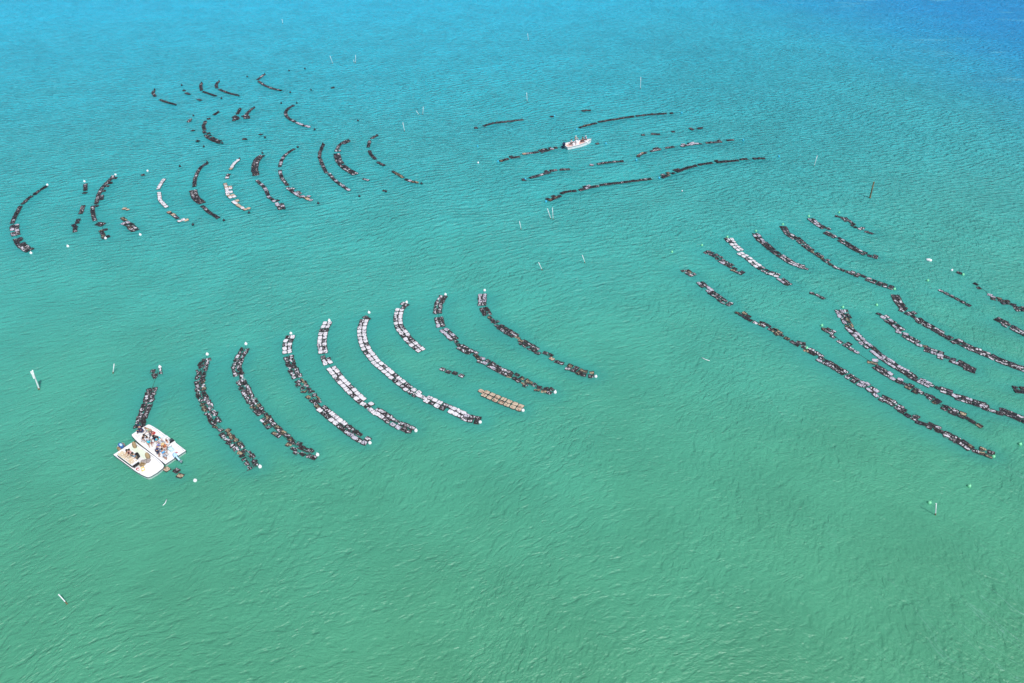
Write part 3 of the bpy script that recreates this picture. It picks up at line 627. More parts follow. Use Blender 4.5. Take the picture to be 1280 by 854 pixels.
row('very long outer row sweeping down right to the lowest green buoy in line', GE, [([(921, 391.5), (922.5, 392)], 1, 'N', .3), ([(928, 393), (940, 400), (952, 405)], 1.8, 'DGN', .5), ([(954, 406), (965, 411)], 1.6, 'DG', .5), ([(967, 412), (973, 417)], 2, 'DN', .6), ([(975, 418.5), (985, 424.5), (992, 429)], 1, 'DN', .3),
    ([(996, 429.5), (1001, 431.5), (1006, 432)], 2, 'DGG', .5), ([(1007, 437), (1016, 440), (1024, 446)], 2, 'DGN', .6), ([(1024, 449), (1034, 454)], 2, 'WG', .3), ([(1036, 454.5), (1051, 464)], 1.7, 'WDG', .4),
    ([(1053, 465), (1064, 473), (1078, 481)], 2, 'WGG', .3), ([(1080, 480), (1090, 488)], 2, 'WG', .4), ([(1092, 489), (1101, 497), (1112, 502)], 1.8, 'DWG', .5), ([(1114, 503), (1125, 511)], 2, 'DGG', .5), ([(1127, 513), (1145, 523)], 1.8, 'DGG', .4),
    ([(1148, 526), (1157, 529)], 1.8, 'DG', .6), ([(1161, 532), (1172, 537)], 2, 'DGG', .5), ([(1175, 539), (1182, 543)], 1, 'DN', .3), ([(1183, 544), (1192, 548)], 2, 'DG', .4), ([(1195, 550), (1203, 554), (1211, 560)], 2, 'DGN', .5),
    ([(1217, 561), (1224, 564)], 2, 'DGN', .5), ([(1226, 564), (1239, 569)], 1.8, 'DNT', .5)], slack=(None, (1241, 570.5)))
row('thin dark inner row, broken in the middle and tapering to a point', GE, [([(1029, 412), (1031.5, 412.5)], 1, 'N', .3), ([(1034, 413), (1040, 416)], 1.6, 'DG', .5), ([(1042, 419.5), (1045.5, 422)], 1.5, 'DG', .4), ([(1050.5, 426), (1060, 432), (1067, 437)], 1.2, 'DDG', .3), ([(1069, 440), (1071, 441)], 1, 'W', .3),
    ([(1087, 451.5), (1094, 453)], 1.3, 'WN', .4), ([(1096, 459.5), (1108, 467)], 2, 'DDG', .4), ([(1110, 468), (1122, 475), (1133, 480)], 1.8, 'DGW', .4), ([(1135, 483), (1147, 489.5)], 1.6, 'DN', .4), ([(1149, 490.5), (1161, 495)], 1, 'DG', .3),
    ([(1163, 497), (1171, 503)], 2, 'DNG', .6), ([(1180, 510), (1189, 514)], 1.6, 'DG', .4), ([(1192, 515), (1204, 520)], 2, 'DNG', .5), ([(1206, 521.5), (1215, 527), (1225, 533)], 1, 'DN', .2)], slack=((1027.3, 409), None))
row('broad grey row starting wide under a green buoy, longest in the right field', GE, [([(1052, 389), (1055, 396)], 2.5, 'GWG', .6), ([(1056, 399), (1061, 408)], 2, 'WGN', .6), ([(1062, 411), (1069, 418)], 2, 'WGG', .4), ([(1070, 419), (1077, 426.5), (1086, 434)], 2, 'WGG', .3), ([(1088, 435), (1100, 445), (1110, 452)], 2, 'GWD', .4),
    ([(1112, 453), (1122, 460), (1132, 465)], 2, 'DGW', .4), ([(1134, 466), (1141, 472)], 2, 'DG', .4), ([(1144, 473), (1160, 481)], 2, 'GWG', .4), ([(1162, 481), (1174, 486)], 1, 'DG', .4), ([(1178, 488), (1188, 491)], 2, 'GG', .4), ([(1189, 494), (1196, 497)], 1, 'W', .3),
    ([(1197, 497), (1207, 500)], 2, 'DGG', .4), ([(1210, 501), (1230, 507)], 2, 'DGW', .3), ([(1232, 509), (1250, 515)], 1.6, 'DG', .4), ([(1252, 514.5), (1263, 518)], 2, 'DGG', .4), ([(1265, 519), (1282, 526), (1300, 533)], 2, 'DGG', .4)])
row('pale speckled row between two long ones, ending in two dark cages', GE, [([(1099, 391.5), (1102, 393)], 1.5, 'GD', .4), ([(1105, 396), (1112, 402)], 2, 'WGD', .4), ([(1114, 403), (1126, 413)], 2, 'GWG', .4), ([(1122, 414), (1133, 417)], 1.5, 'WG', .3), ([(1131, 420), (1145, 428)], 2, 'DGG', .4), ([(1148, 430), (1157, 432)], 1.4, 'WN', .3),
    ([(1158, 437), (1176, 443)], 2, 'WGG', .3), ([(1175, 446), (1191, 451)], 2, 'DGW', .4), ([(1191, 453), (1197, 455)], 1, 'W', .3), ([(1199, 454), (1207, 458)], 2, 'D', .3), ([(1208, 460), (1216, 463)], 1.5, 'DW', .3)], slack=((1096, 383), None))
row('long dark row from the green buoy to the right edge, thick black at its head', GE, [([(1119, 370), (1123, 378), (1129, 385)], 2, 'DDG', .3), ([(1127, 387), (1137, 392)], 2, 'DG', .5), ([(1139, 391), (1149, 400)], 2, 'DDG', .5), ([(1150, 402), (1161, 408)], 2, 'GDG', .4), ([(1163, 408.5), (1176, 416)], 2, 'DGG', .4), ([(1177, 419), (1184, 422)], 1, 'DD', .3),
    ([(1185, 422), (1195, 428)], 2, 'DDG', .5), ([(1197, 427), (1212, 435)], 2, 'DGG', .4), ([(1214, 436), (1230, 442)], 2, 'DGG', .4), ([(1232, 443), (1250, 451)], 2, 'GDG', .4), ([(1255, 453), (1264, 456)], 2, 'GG', .3), ([(1266, 457), (1280, 462), (1300, 470)], 2, 'GG', .4)])
row('straight narrow dark row with no bend and no buoy', GE, [([(1175, 363.3), (1193, 372.5), (1211.5, 382.3)], 1, 'DDG', .1)])
row('dark clumps strung to the right edge below two small buoys', GE, [([(1197, 341), (1201, 342)], 1, 'D', .4), ([(1218, 354.5), (1220.5, 356)], 1, 'D', .4), ([(1224, 359), (1232, 364)], 1.6, 'DDG', .5), ([(1235, 368.5), (1240, 370)], 1, 'DW', .3), ([(1240, 372.5), (1250, 375)], 2, 'DNW', .6),
    ([(1252, 377.5), (1261, 378)], 2, 'DD', .6), ([(1264, 380.5), (1269, 382)], 1, 'DN', .4), ([(1270, 386.5), (1282, 387.5), (1300, 395)], 1.5, 'DD', .5)], slack=((1189.6, 338.5), None))
row('dark double row cut by the right edge beneath the clumps', GE, [([(1247, 399.5), (1256, 404)], 1.6, 'DG', .4), ([(1256, 406), (1268, 411)], 2, 'DG', .5), ([(1269, 412), (1281, 418), (1298, 426)], 2, 'DGG', .4)])
row('short grey row just entering at the right edge', GE, [([(1269, 487), (1280, 488.5), (1300, 494)], 2, 'DGG', .4)])
row('tiny row of speckled cages alone in open water', GE, [([(1014, 366.8), (1021, 369), (1028.5, 373.5)], 1, 'GGD', .4)])
for x, y, what in [(840, 314.8, 'farthest left of the right field'), (877.4, 306.6, 'adrift above the short dark ragged row'), (908.9, 296.2, 'at the head of the whitest row'), (944.9, 288.8, 'at the head of the grey speckled row'),
                   (978.4, 280.4, 'at the head of the very long dark row'), (1011, 270.5, 'above the dark row with a pale head'), (1048.9, 265.7, 'at the head of the topmost straggling row'), (1118, 361.5, 'where the very long dark row ends'),
                   (1096, 381.3, 'above the pale speckled row'), (1053.3, 384, 'at the wide head of the broad grey row'), (1027.1, 407, 'at the head of the thin inner row'), (1008.3, 435, 'wedged in the middle of the very long outer row'),
                   (1241.4, 570.5, 'at the tail of the very long outer row'), (1159.5, 350.6, 'adrift between two rows under the white float'), (1204, 343.4, 'right of the two small ones at the clumped row'),
                   (1211.4, 607.6, 'adrift in the open water at lower right'), (1161.5, 628.3, 'lowest of all, beside a pale stake'), (1275, 555.3, 'alone near the right edge')]:
    buoy(x, y, 'green', 'green ball buoy ' + what, BE)
buoy(1189.6, 337.8, 'white', 'small pale buoy above the head of the clumped row', 'lone white buoys', .2)
def long_float(px, py, px2, py2, label):
    a, b = at(px, py, .1), at(px2, py2, .1); d = b - a; L = d.length
    mb = MB(); mb.tube([(-L / 2, 0, .08), (-L * .4, 0, .09), (0, 0, .1), (L * .4, 0, .09), (L / 2, 0, .08)], [.05, .22, .28, .22, .05], 10)
    o = mb.build('float', M['bwhite']); o.location = ((a.x + b.x) / 2, (a.y + b.y) / 2, 0); o.rotation_euler = (0, 0, math.atan2(d.y, d.x)); tag(o, label, 'float', 'floating white objects')
    mb = MB(); mb.tube([(0, -.28, .1), (0, -.2, .32), (0, .2, .32), (0, .28, .1)], .02, 5); mb.build('band', M['float'], o)
long_float(1157.3, 324.5, 1165, 326, 'long white float lying alone at the upper edge of the right field')

# ------------------------------------------------------------------ stakes and marks
def stake(bx, by, tx, ty, label, m='pvc', r=.055, lean=None):
    b = at(bx, by)
    best = None
    for i in range(5, 70):
        z = i * .1; p = at(tx, ty, z); d = (Vector((p.x, p.y)) - Vector((b.x, b.y))).length / z
        if best is None or d < best[0]: best = (d, p)
    p = best[1] if lean is None else at(tx, ty, lean)
    mb = MB(); v = p - b
    mb.tube([v * -.15, (0, 0, 0), v * .5, v], [r, r, r * .95, r * .9], 8)
    o = mb.build('marker_stake', M[m], None, b); tag(o, label, 'stake', 'marker stakes')
    mb = MB(); q = v.normalized(); mb.tube([v - q * .02, v + q * .05], [r * 1.35, r * 1.3], 8); mb.build('cap', M[m], o)
    mb = MB(); mb.tube([q * -.1, q * .08, q * .3], [r * 1.25, r * 1.3, r * 1.12], 8); mb.build('fouling_band', M['wood'], o)
    return o
for a in [(353.5, 30, 352.5, 24, 'tiny white stake nearest the top edge, left of centre'), (416, 80, 412.5, 70, 'white stake leaning left in the far water, left of the pair'),
          (444.6, 79, 444.4, 69, 'taller stake of the far pair touching each other'), (443, 79, 441.8, 75, 'shorter stake of the far pair touching each other'),
          (660.5, 51, 659.5, 42, 'white stake farthest up in the middle of the picture'), (800.6, 111.5, 801, 96.5, 'tall upright white stake far right of centre'),
          (659, 127, 658.3, 116, 'white stake above the short thin dark row'), (528.5, 143.5, 529, 134, 'upright one of two stakes right of the far left field'),
          (524, 144, 520.5, 139, 'short tilted one of two stakes right of the far left field'), (505.8, 164.5, 503.6, 153.5, 'leaning stake near the dotted cage line'),
          (1017.5, 208, 1021.5, 195, 'white stake leaning right above the right field'), (688.6, 274, 684.3, 261, 'left stake of the close V pair at the centre'),
          (691.3, 274.5, 690.6, 260, 'right stake of the close V pair at the centre'), (651.5, 287, 649.3, 277, 'white stake left of and below the V pair'),
          (677.8, 338, 673.4, 328.5, 'leaning white stake low in the centre gap, left one'), (731.3, 329, 728, 319.5, 'leaning white stake low in the centre gap, right one'),
          (141.2, 467, 142.6, 455.5, 'upright white stake between daymark and work boats'), (1169.2, 644, 1170.2, 630, 'pale stake beside the lowest green buoy')]:
    stake(*a)
stake(84, 755, 73.5, 743.5, 'strongly tilted white stake alone in the lower left water', r=.05, lean=.9)
o = stake(1087.3, 247.5, 1092.3, 228, 'dark weathered wooden piling standing above the right field', 'wood', .14)
o['category'] = 'piling'; o.name = 'wooden_piling'; del o['group']
def floating_pipe(x0, y0, x1, y1, xm, ym, label):
    a = at(x0, y0, .03); mb = MB(); mb.tube(curve([at(x0, y0, .03) - a, at(xm, ym, .1) - a, at(x1, y1, .0) - a], .3), .045, 7)
    o = mb.build('drifting_pipe', M['pvc'], None, a); tag(o, label, 'pipe')
floating_pipe(203.5, 632, 208.3, 624.5, 206.5, 629, 'thin white bent pipe drifting below the work boats')
floating_pipe(877, 447, 887, 451, 882, 449.5, 'small pale stick drifting in the open water at the centre right')
# daymark on its pole, left edge
def daymark():
    b = at(49, 487); root = link('channel_marker', None, None, b); tag(root, 'white channel marker with small boards on a pole near the left edge', 'marker')
    top = at(40.5, 463, 3.1) - b
    mb = MB(); mb.tube([(0, 0, -.5), (0, 0, .0), top * .5, top], [.10, .10, .09, .08], 9); mb.build('pole', M['pvc'], root)
    mb = MB(); mb.tube([(0, 0, -.1), (0, 0, .28)], [.13, .12], 9); mb.build('collar', M['wood'], root)
    up = top.normalized()
    for nm, h, dx, w, hh in (('board', .93, .0, .36, .4), ('board', .74, .02, .27, .8)):
        mb = MB(); mb.bevbox((0, 0, 0), (w, .06, hh), .015)
        mb.build(nm, M['gel'], root, top * h + Vector((dx, -.17, 0)), (0, math.atan2(up.x, up.z), .35))
daymark()

# ------------------------------------------------------------------ boats
def outline(L, W, bow_w, taper_at, sharp, n=16, inset=0.0):
    """half outline of a hull from stern to bow as (x, half width); inset shrinks it evenly"""
    pts = []; L2 = L - inset; W2 = W - 2 * inset
    for i in range(n + 1):
        s = i / n; x = L2 * (1 - (1 - s) ** 1.6) if i else inset
        x = max(x, inset)
        u = max(0, (x / L2 - taper_at) / (1 - taper_at))
        hw = W2 / 2 - (W2 / 2 - max(.01, bow_w / 2 - inset * .5)) * u ** 2.1
        v = max(0, (x - (L2 - sharp)) / sharp)
        hw *= max(0, 1 - v ** 3.2) ** (1 / 2.4) if v > 0 else 1
        pts.append((x, max(hw, .004)))
    return pts

def loop_pts(half, z, L, sheer=0):
    P = [(x - L / 2, -h, z + sheer * max(0, x / L) ** 2.5) for x, h in half]; Q = [(x - L / 2, h, z + sheer * max(0, x / L) ** 2.5) for x, h in half[::-1]]
    return P + Q

def hull(root, L, W, bow_w, taper, sharp, free=.55, deckz=.33, wall=.13, sheer=0, deck='deck'):
    o = lambda ins=0, n=16: outline(L, W, bow_w, taper, sharp, n, ins)
    def bridge(mb, A, B):
        n = len(A); a = [mb.bm.verts.new(p) for p in A]; b = [mb.bm.verts.new(p) for p in B]
        for k in range(n):
            try: f = mb.bm.faces.new((a[k], a[(k + 1) % n], b[(k + 1) % n], b[k])); f.smooth = False
            except ValueError: pass
    mb = MB(); sc = lambda ps, s: [(p[0] * s - .0, p[1] * s, p[2]) for p in ps]
    rings = [sc(loop_pts(o(), -.28, L), .90), sc(loop_pts(o(), .0, L), .955), loop_pts(o(), free - .07, L, sheer), loop_pts(o(), free, L, sheer), loop_pts(o(wall), free, L, sheer), loop_pts(o(wall + .02), deckz, L, sheer * .4)]
    for a, b in zip(rings, rings[1:]): bridge(mb, a, b)
    mb.build('hull', M['gel'], root)
    mb = MB(); ring = loop_pts(o(wall + .01), deckz + .012, L, sheer * .4)
    n = len(ring) // 2
    for k in range(n - 1):
        mb._add([ring[k], ring[k + 1], ring[2 * n - 2 - k], ring[2 * n - 1 - k]], [(0, 1, 2, 3)])
    mb.build('deck', M[deck], root)
    mb = MB(); rr = loop_pts(o(-.02), free - .09, L, sheer); mb.tube(rr + [rr[0]], .032, 6, caps=False); mb.build('rub_rail', M['rub'], root)

def outboard(root, x, y, z, tilt, cowl, top=None):
    e = link('outboard_motor', None, root, (x, y, z), (0, tilt, PI))
    mb = MB(); mb.ball((.05, 0, .30), .33, 14, 8, (1.15, .72, .85)); mb.bevbox((.03, 0, .13), (.62, .40, .18), .05); mb.build('cowling', M[cowl], e)
    if top:
        mb = MB(); mb.ball((.07, 0, .46), .2, 12, 6, (1.2, .8, .7)); mb.build('cowling_top', M[top], e)
    mb = MB(); mb.bevbox((.05, 0, -.25), (.26, .16, .62), .04); mb.bevbox((.10, 0, -.53), (.46, .26, .03), .01); mb.bevbox((.05, 0, -.70), (.18, .06, .36), .02)
    mb.tube([(-.22, 0, -.78), (-.1, 0, -.78), (.2, 0, -.78), (.32, 0, -.78)], [.02, .065, .065, .04], 8); mb.build('drive_leg', M[top or cowl], e)
    mb = MB(); mb.tube([(.31, 0, -.78), (.42, 0, -.78)], [.05, .03], 8)
    for k in range(3):
        a = k * 2 * PI / 3; mb.box((.36, math.cos(a) * .11, -.78 + math.sin(a) * .11), (.02, .11, .17), (a + .2, .3, .3))
    mb.build('propeller', M['alu'], e)
    mb = MB(); mb.bevbox((-.18, 0, -.12), (.14, .3, .36), .02); mb.build('bracket', M['rub'], e)
    return e

def boat_root(name, label, cat, stern, bow, z, group=None):
    a, b = at(*stern, z), at(*bow, z); d = b - a
    r = link(name, None, None, ((a.x + b.x) / 2, (a.y + b.y) / 2, 0), (0, 0, math.atan2(d.y, d.x)))
    tag(r, label, cat, group); return r, d.length, math.atan2(d.y, d.x)

def cleat(root, x, y, z):
    mb = MB(); mb.tube([(-.1, 0, .05), (.1, 0, .05)], .014, 5); mb.tube([(-.04, 0, 0), (-.04, 0, .05)], .012, 5); mb.tube([(.04, 0, 0), (.04, 0, .05)], .012, 5)
    mb.build('cleat', M['alu'], root, (x, y, z))

GBT = 'work skiffs side by side'
# upper boat, bow to the upper left
U, UL, UA = boat_root('work_skiff', 'upper white work skiff crowded with people, its bow at the upper left', 'boat', (219.5, 571.5), (174.5, 536.5), .55, GBT)
hull(U, UL, 2.62, 2.2, .66, .20)
def up_local(px, py, z):
    p = at(px, py, z) - U.location; c, s = math.cos(-UA), math.sin(-UA); return Vector((p.x * c - p.y * s, p.x * s + p.y * c, z))
outboard(U, -UL / 2 - .25, -.35 if False else up_local(222.5, 572, .9).y, .72, -.95, 'pale_cowl')
mb = MB(); mb.bevbox((-UL / 2 + .28, 0, .42), (.42, 2.2, .20), .03); mb.build('stern_bench', M['gel'], U)
mb = MB(); mb.bevbox((UL / 2 - .62, 0, .40), (.95, 1.75, .15), .03); mb.build('bow_platform', M['deck'], U)
q = up_local(207.5, 549.5, .9)
mb = MB(); mb.bevbox((0, 0, .40), (.75, .70, .80), .05); mb.bevbox((.12, 0, .86), (.40, .62, .14), .03, (0, .25, 0)); mb.build('console', M['gel'], U, (q.x, q.y, .34))
mb = MB(); mb.tube([(.2 * math.cos(a), .2 * math.sin(a), 0) for a in [k * PI / 6 for k in range(13)]], .018, 5); mb.build('steering_wheel', M['rub'], U, (q.x - .42, q.y, 1.18), (0, -.8, 0))
q2 = up_local(213, 552.5, .75)
seat = link('leaning_seat', None, U, (q2.x, q2.y, .34))
mb = MB(); mb.bevbox((0, 0, .22), (.62, .85, .44), .04); mb.build('seat_box', M['gel'], seat)
mb = MB(); mb.bevbox((0, 0, .50), (.60, .82, .13), .05); mb.build('cushion', M['vinyl'], seat)
mb = MB(); mb.tube([(-.1, -.3, .58), (-.1, -.24, .68), (-.1, .24, .68), (-.1, .3, .58)], .018, 5); mb.build('grab_rail', M['alu'], seat)
for sx, sy in ((-.42, 1), (-.42, -1), (.3, 1), (.3, -1)): cleat(U, UL * sx, sy * 1.24 * (1 if sx < 0 else .985), .552)

# lower boat, stern at the upper left
Lb, LL, LA = boat_root('work_skiff', 'lower white work skiff with a long tan culling table, its bow at the lower right', 'boat', (154.5, 560), (196.5, 590.5), .55, GBT)
hull(Lb, LL, 2.55, 1.95, .62, .42)
def lo_local(px, py, z):
    p = at(px, py, z) - Lb.location; c, s = math.cos(-LA), math.sin(-LA); return Vector((p.x * c - p.y * s, p.x * s + p.y * c, z))
m_ = lo_local(148.5, 555, 1.0)
outboard(Lb, -LL / 2 - .28, m_.y, .74, -.75, 'blue_cowl', 'pale_cowl')
g0 = lo_local(176, 564, .35)
mb = MB(); mb.bevbox((0, 0, 0), (LL * .50, .95, .03), .01); mb.build('side_deck', M['green_deck'], Lb, (g0.x - .1, g0.y, .365))
mb = MB(); mb.bevbox((LL / 2 - 1.25, 0, .41), (2.1, 1.72, .14), .04); mb.build('foredeck', M['gel'], Lb)
for sx, sy in ((-.42, 1), (-.42, -1), (.28, 1), (.28, -1)): cleat(Lb, LL * sx, sy * 1.21, .552)

# things on the lower boat
def place(o, px, py, z, zbase, rz): p = at(px, py, z); o.location = (p.x, p.y, zbase); o.rotation_euler = (0, 0, rz)
tb = link('culling_table', None); tag(tb, 'long culling table with tan oysters on top along the side of the lower skiff', 'table')
place(tb, 159.5, 572.3, 1.0, .345, LA)
mb = MB(); mb.bevbox((0, 0, .62), (3.05, .84, .05), .01)
for sy in (-1, 1): mb.bevbox((0, sy * .41, .67), (3.05, .03, .09), .008)
for sx in (-1, 1): mb.bevbox((sx * 1.51, 0, .67), (.03, .79, .09), .008)
mb.build('tabletop', M['gel'], tb)
mb = MB(); mb.box((0, -.425, .46), (2.9, .02, .30)); mb.box((1.535, 0, .44), (.02, .74, .34)); mb.build('apron', M['rub'], tb)
for sx in (-1, 1):
    for sy in (-1, 1):
        mb = MB(); mb.bevbox((sx * 1.42, sy * .36, .295), (.06, .06, .59), .01); mb.build('leg', M['alu'], tb)
mb = MB(); r = random.Random(5)
for k in range(330):
    x = r.uniform(-1.46, 1.30); y = r.uniform(-.36, .36); h = .05 * math.exp(-((x + .5) / 1.2) ** 2)
    mb.ball((x, y, 0 + h + r.uniform(0, .02)), r.uniform(.04, .06), 6, 3, (1.3, .8, .45), 0)
o = mb.build('oyster_heap', M['oyster'], None); o.location = tb.matrix_basis @ Vector((0, 0, .655)) if False else (tb.location.x, tb.location.y, tb.location.z + .652); o.rotation_euler = (0, 0, LA)
tag(o, 'tan oysters spread over the culling table', 'oysters', kind='stuff')

def upright_bag(px, py, label, rz, tilt):
    mb = MB(); mb.ball((0, 0, .46), .46, 16, 12, (.48, .24, 1.0)); bmesh.ops.translate(mb.bm, verts=mb.bm.verts, vec=(0, 0, 0))
    r = random.Random(int(px))
    for v in mb.bm.verts: v.co += Vector((r.uniform(-.015, .015), r.uniform(-.015, .015), r.uniform(-.01, .01)))
    o = mb.build('mesh_bag', M['tanmesh']); place(o, px, py, .8, .35, rz); o.rotation_euler.x = tilt; tag(o, label, 'mesh bag', 'upright olive mesh bags')
    mb = MB(); mb.tube([(.222 * math.cos(a), 0, .46 + .46 * math.sin(a)) for a in [k * PI / 12 for k in range(25)]], .02, 5); mb.build('rim', M['brown'] if 0 else M['wood'], o)
upright_bag(167.5, 557.3, 'olive brown oval mesh bag standing upright at the stern of the lower skiff', .2, -.25)
upright_bag(184.5, 570.5, 'olive oval mesh bag with a dark edge standing upright amidships in the lower skiff', .5, -.2)
def heap(px, py, sx, sy, h, m, name, label, cat, seed):
    mb = MB(); r = random.Random(seed)
    for k in range(9): mb.ball((r.uniform(-sx, sx) * .6, r.uniform(-sy, sy) * .6, 0), r.uniform(.6, 1) * min(sx, sy), 9, 5, (1, r.uniform(.8, 1.2), h / min(sx, sy)), 0)
    o = mb.build(name, M[m]); place(o, px, py, .4, .372, LA); tag(o, label, cat)
    mb = MB(); mb.tube([(-sx * .8, 0, .03), (-sx * .3, sy * .5, h * .8), (sx * .4, -sy * .3, h * .9), (sx, 0, .03)], .014, 5); mb.build('tie_rope', M['rope'], o)
heap(183, 577, .62, .38, .2, 'greymesh', 'net_pile', 'heap of grey brown netting at the end of the culling table', 'netting', 2)
def crate(px, py, z0, d, m, label, rz, name='crate', cat='crate', group=None):
    mb = MB(); x, y, z = d; th = .03
    mb.box((0, 0, th / 2), (x, y, th)); 
    for s in (-1, 1): mb.box((s * (x / 2 - th / 2), 0, z / 2), (th, y - 2 * th - .002, z - .004)); mb.box((0, s * (y / 2 - th / 2), z / 2), (x, th, z))
    o = mb.build(name, M[m]); place(o, px, py, z0 + .1, z0, rz); tag(o, label, cat, group)
    mb = MB(); mb.tube([(-x / 2, -y / 2, z), (x / 2, -y / 2, z), (x / 2, y / 2, z), (-x / 2, y / 2, z), (-x / 2, -y / 2, z)], .018, 5); mb.build('rim', M[m], o)
    return o
crate(178.3, 581.5, .36, (.55, .4, .3), 'tanmesh', 'brown mesh crate between the table end and the netting', LA + .3)
crate(179, 587, .372, (.5, .34, .26), 'yellow', 'yellow crate near the port bow rail of the lower skiff', LA - .4)
crate(154, 556.5, .36, (.4, .3, .3), 'greymesh', 'grey bin at the stern of the lower skiff beside its engine', LA)
crate(149.5, 563, .36, (.3, .28, .55), 'tanmesh', 'tan basket at the stern end of the culling table', LA)
crate(172.5, 571, .36, (.3, .34, .62), 'vinyl', 'black bin against the people behind the culling table', LA)
# things on the upper boat
crate(214, 562, .36, (.62, .42, .26), 'paleblue', 'pale blue tub on the stern deck of the upper skiff', UA)
crate(191.5, 541.5, .36, (.4, .3, .2), 'red', 'small red crate beside the green shirted person at the bow', UA + .4)
def coil(px, py, R, m, label, zb=.36):
    mb = MB(); pts = []
    for k in range(40): a = k * .5; pts.append(((R * (.6 + .01 * k)) * math.cos(a), R * .8 * (.6 + .01 * k) * math.sin(a), .015 + .0015 * k))
    mb.tube(pts, .014, 5); o = mb.build('rope_coil', M[m]); place(o, px, py, zb, zb, UA); tag(o, label, 'rope')
coil(220.5, 567.5, .28, 'red', 'thin red rope coiled on the stern deck of the upper skiff')
coil(190, 554.5, .2, 'red', 'small red line coiled amidships on the upper skiff')
coil(172.5, 587, .25, 'red', 'red line coiled against the port rail of the lower skiff')
# rope between the boats
a0, a1 = at(168, 551.5, .3), at(207, 584.5, .3)
mb = MB(); mb.tube([(0, 0, 0), (a1 - a0) * .3 + Vector((0, 0, -.06)), (a1 - a0) * .6 + Vector((0, 0, -.1)), a1 - a0], .05, 7); o = mb.build('mooring_rope', M['wood'], None, a0)
tag(o, 'thick brown rope lying in the gap between the two skiffs', 'rope')
for (x, y, lab) in ((178, 560.5, 'dark fender hung in the gap nearer the bow bags'), (198, 576.5, 'dark fender hung in the gap nearer the lower bow')):
    p = at(x, y, .25); mb = MB(); mb.tube([(-.3, 0, 0), (-.22, 0, 0), (.22, 0, 0), (.3, 0, 0)], [.03, .1, .1, .03], 8); o = mb.build('fender', M['rub'], None, p, (0, 0, LA)); tag(o, lab, 'fender', 'fenders between the skiffs')

# far runabout
R, RL, RA = boat_root('motorboat', 'small white motorboat with people aboard at the far centre rows', 'boat', (706, 181.5), (739.3, 174.6), .7)
hull(R, RL, 2.35, .05, .35, .3, free=.62, deckz=.28, wall=.17, sheer=.28, deck='pinkdeck')
outboard(R, -RL / 2 - .25, 0, .80, -.25, 'dark_cowl')
mb = MB(); mb.bevbox((0, 0, .45), (.75, .75, .9), .06); mb.build('console', M['gel'], R, (-.35, 0, .31))
mb = MB(); mb.box((0, 0, .22), (.04, .72, .46), (0, -.35, 0)); mb.build('windscreen', M['paleblue'], R, (-.1, 0, 1.15))
mb = MB(); mb.bevbox((0, 0, .24), (.55, 1.1, .48), .05); mb.build('seat', M['gel'], R, (-1.35, 0, .31))
mb = MB(); mb.bevbox((0, 0, .18), (.5, 1.5, .36), .04); mb.build('bow_seat', M['gel'], R, (1.9, 0, .36))
mb = MB(); mb.bevbox((0, 0, .05), (1.3, .35, .1), .03); mb.build('red_pad', M['red'], R, (.8, -.55, .33))

# ------------------------------------------------------------------ people
CLO = {}
def cloth(c):
    if c not in CLO: CLO[c] = mat('cloth', c, .85, .18, 12)
    return CLO[c]
SKIN = mat('skin', (.50, .27, .17), .55, .06); HAIRD = mat('dark_hair', (.02, .014, .01), .6, .2); 
def skinned(name, verts, edges, radii, m, parent=None, root=0, sub=1):
    me = bpy.data.meshes.new(name); me.from_pydata([tuple(v) for v in verts], edges, []); me.materials.append(m)
    o = link(name, me, parent); o.modifiers.new('skin', 'SKIN')
    sv = me.skin_vertices[0].data if me.skin_vertices else None
    if sv is None:
        bm = bmesh.new(); bm.from_mesh(me); bm.verts.layers.skin.verify(); bm.to_mesh(me); bm.free(); sv = me.skin_vertices[0].data
    for i, r in enumerate(radii):
        r = r if isinstance(r, tuple) else (r, r); sv[i].radius = r; sv[i].use_root = (i == root)
    o.modifiers['skin'].use_smooth_shade = True
    s = o.modifiers.new('sub', 'SUBSURF'); s.levels = sub; s.render_levels = sub
    return o
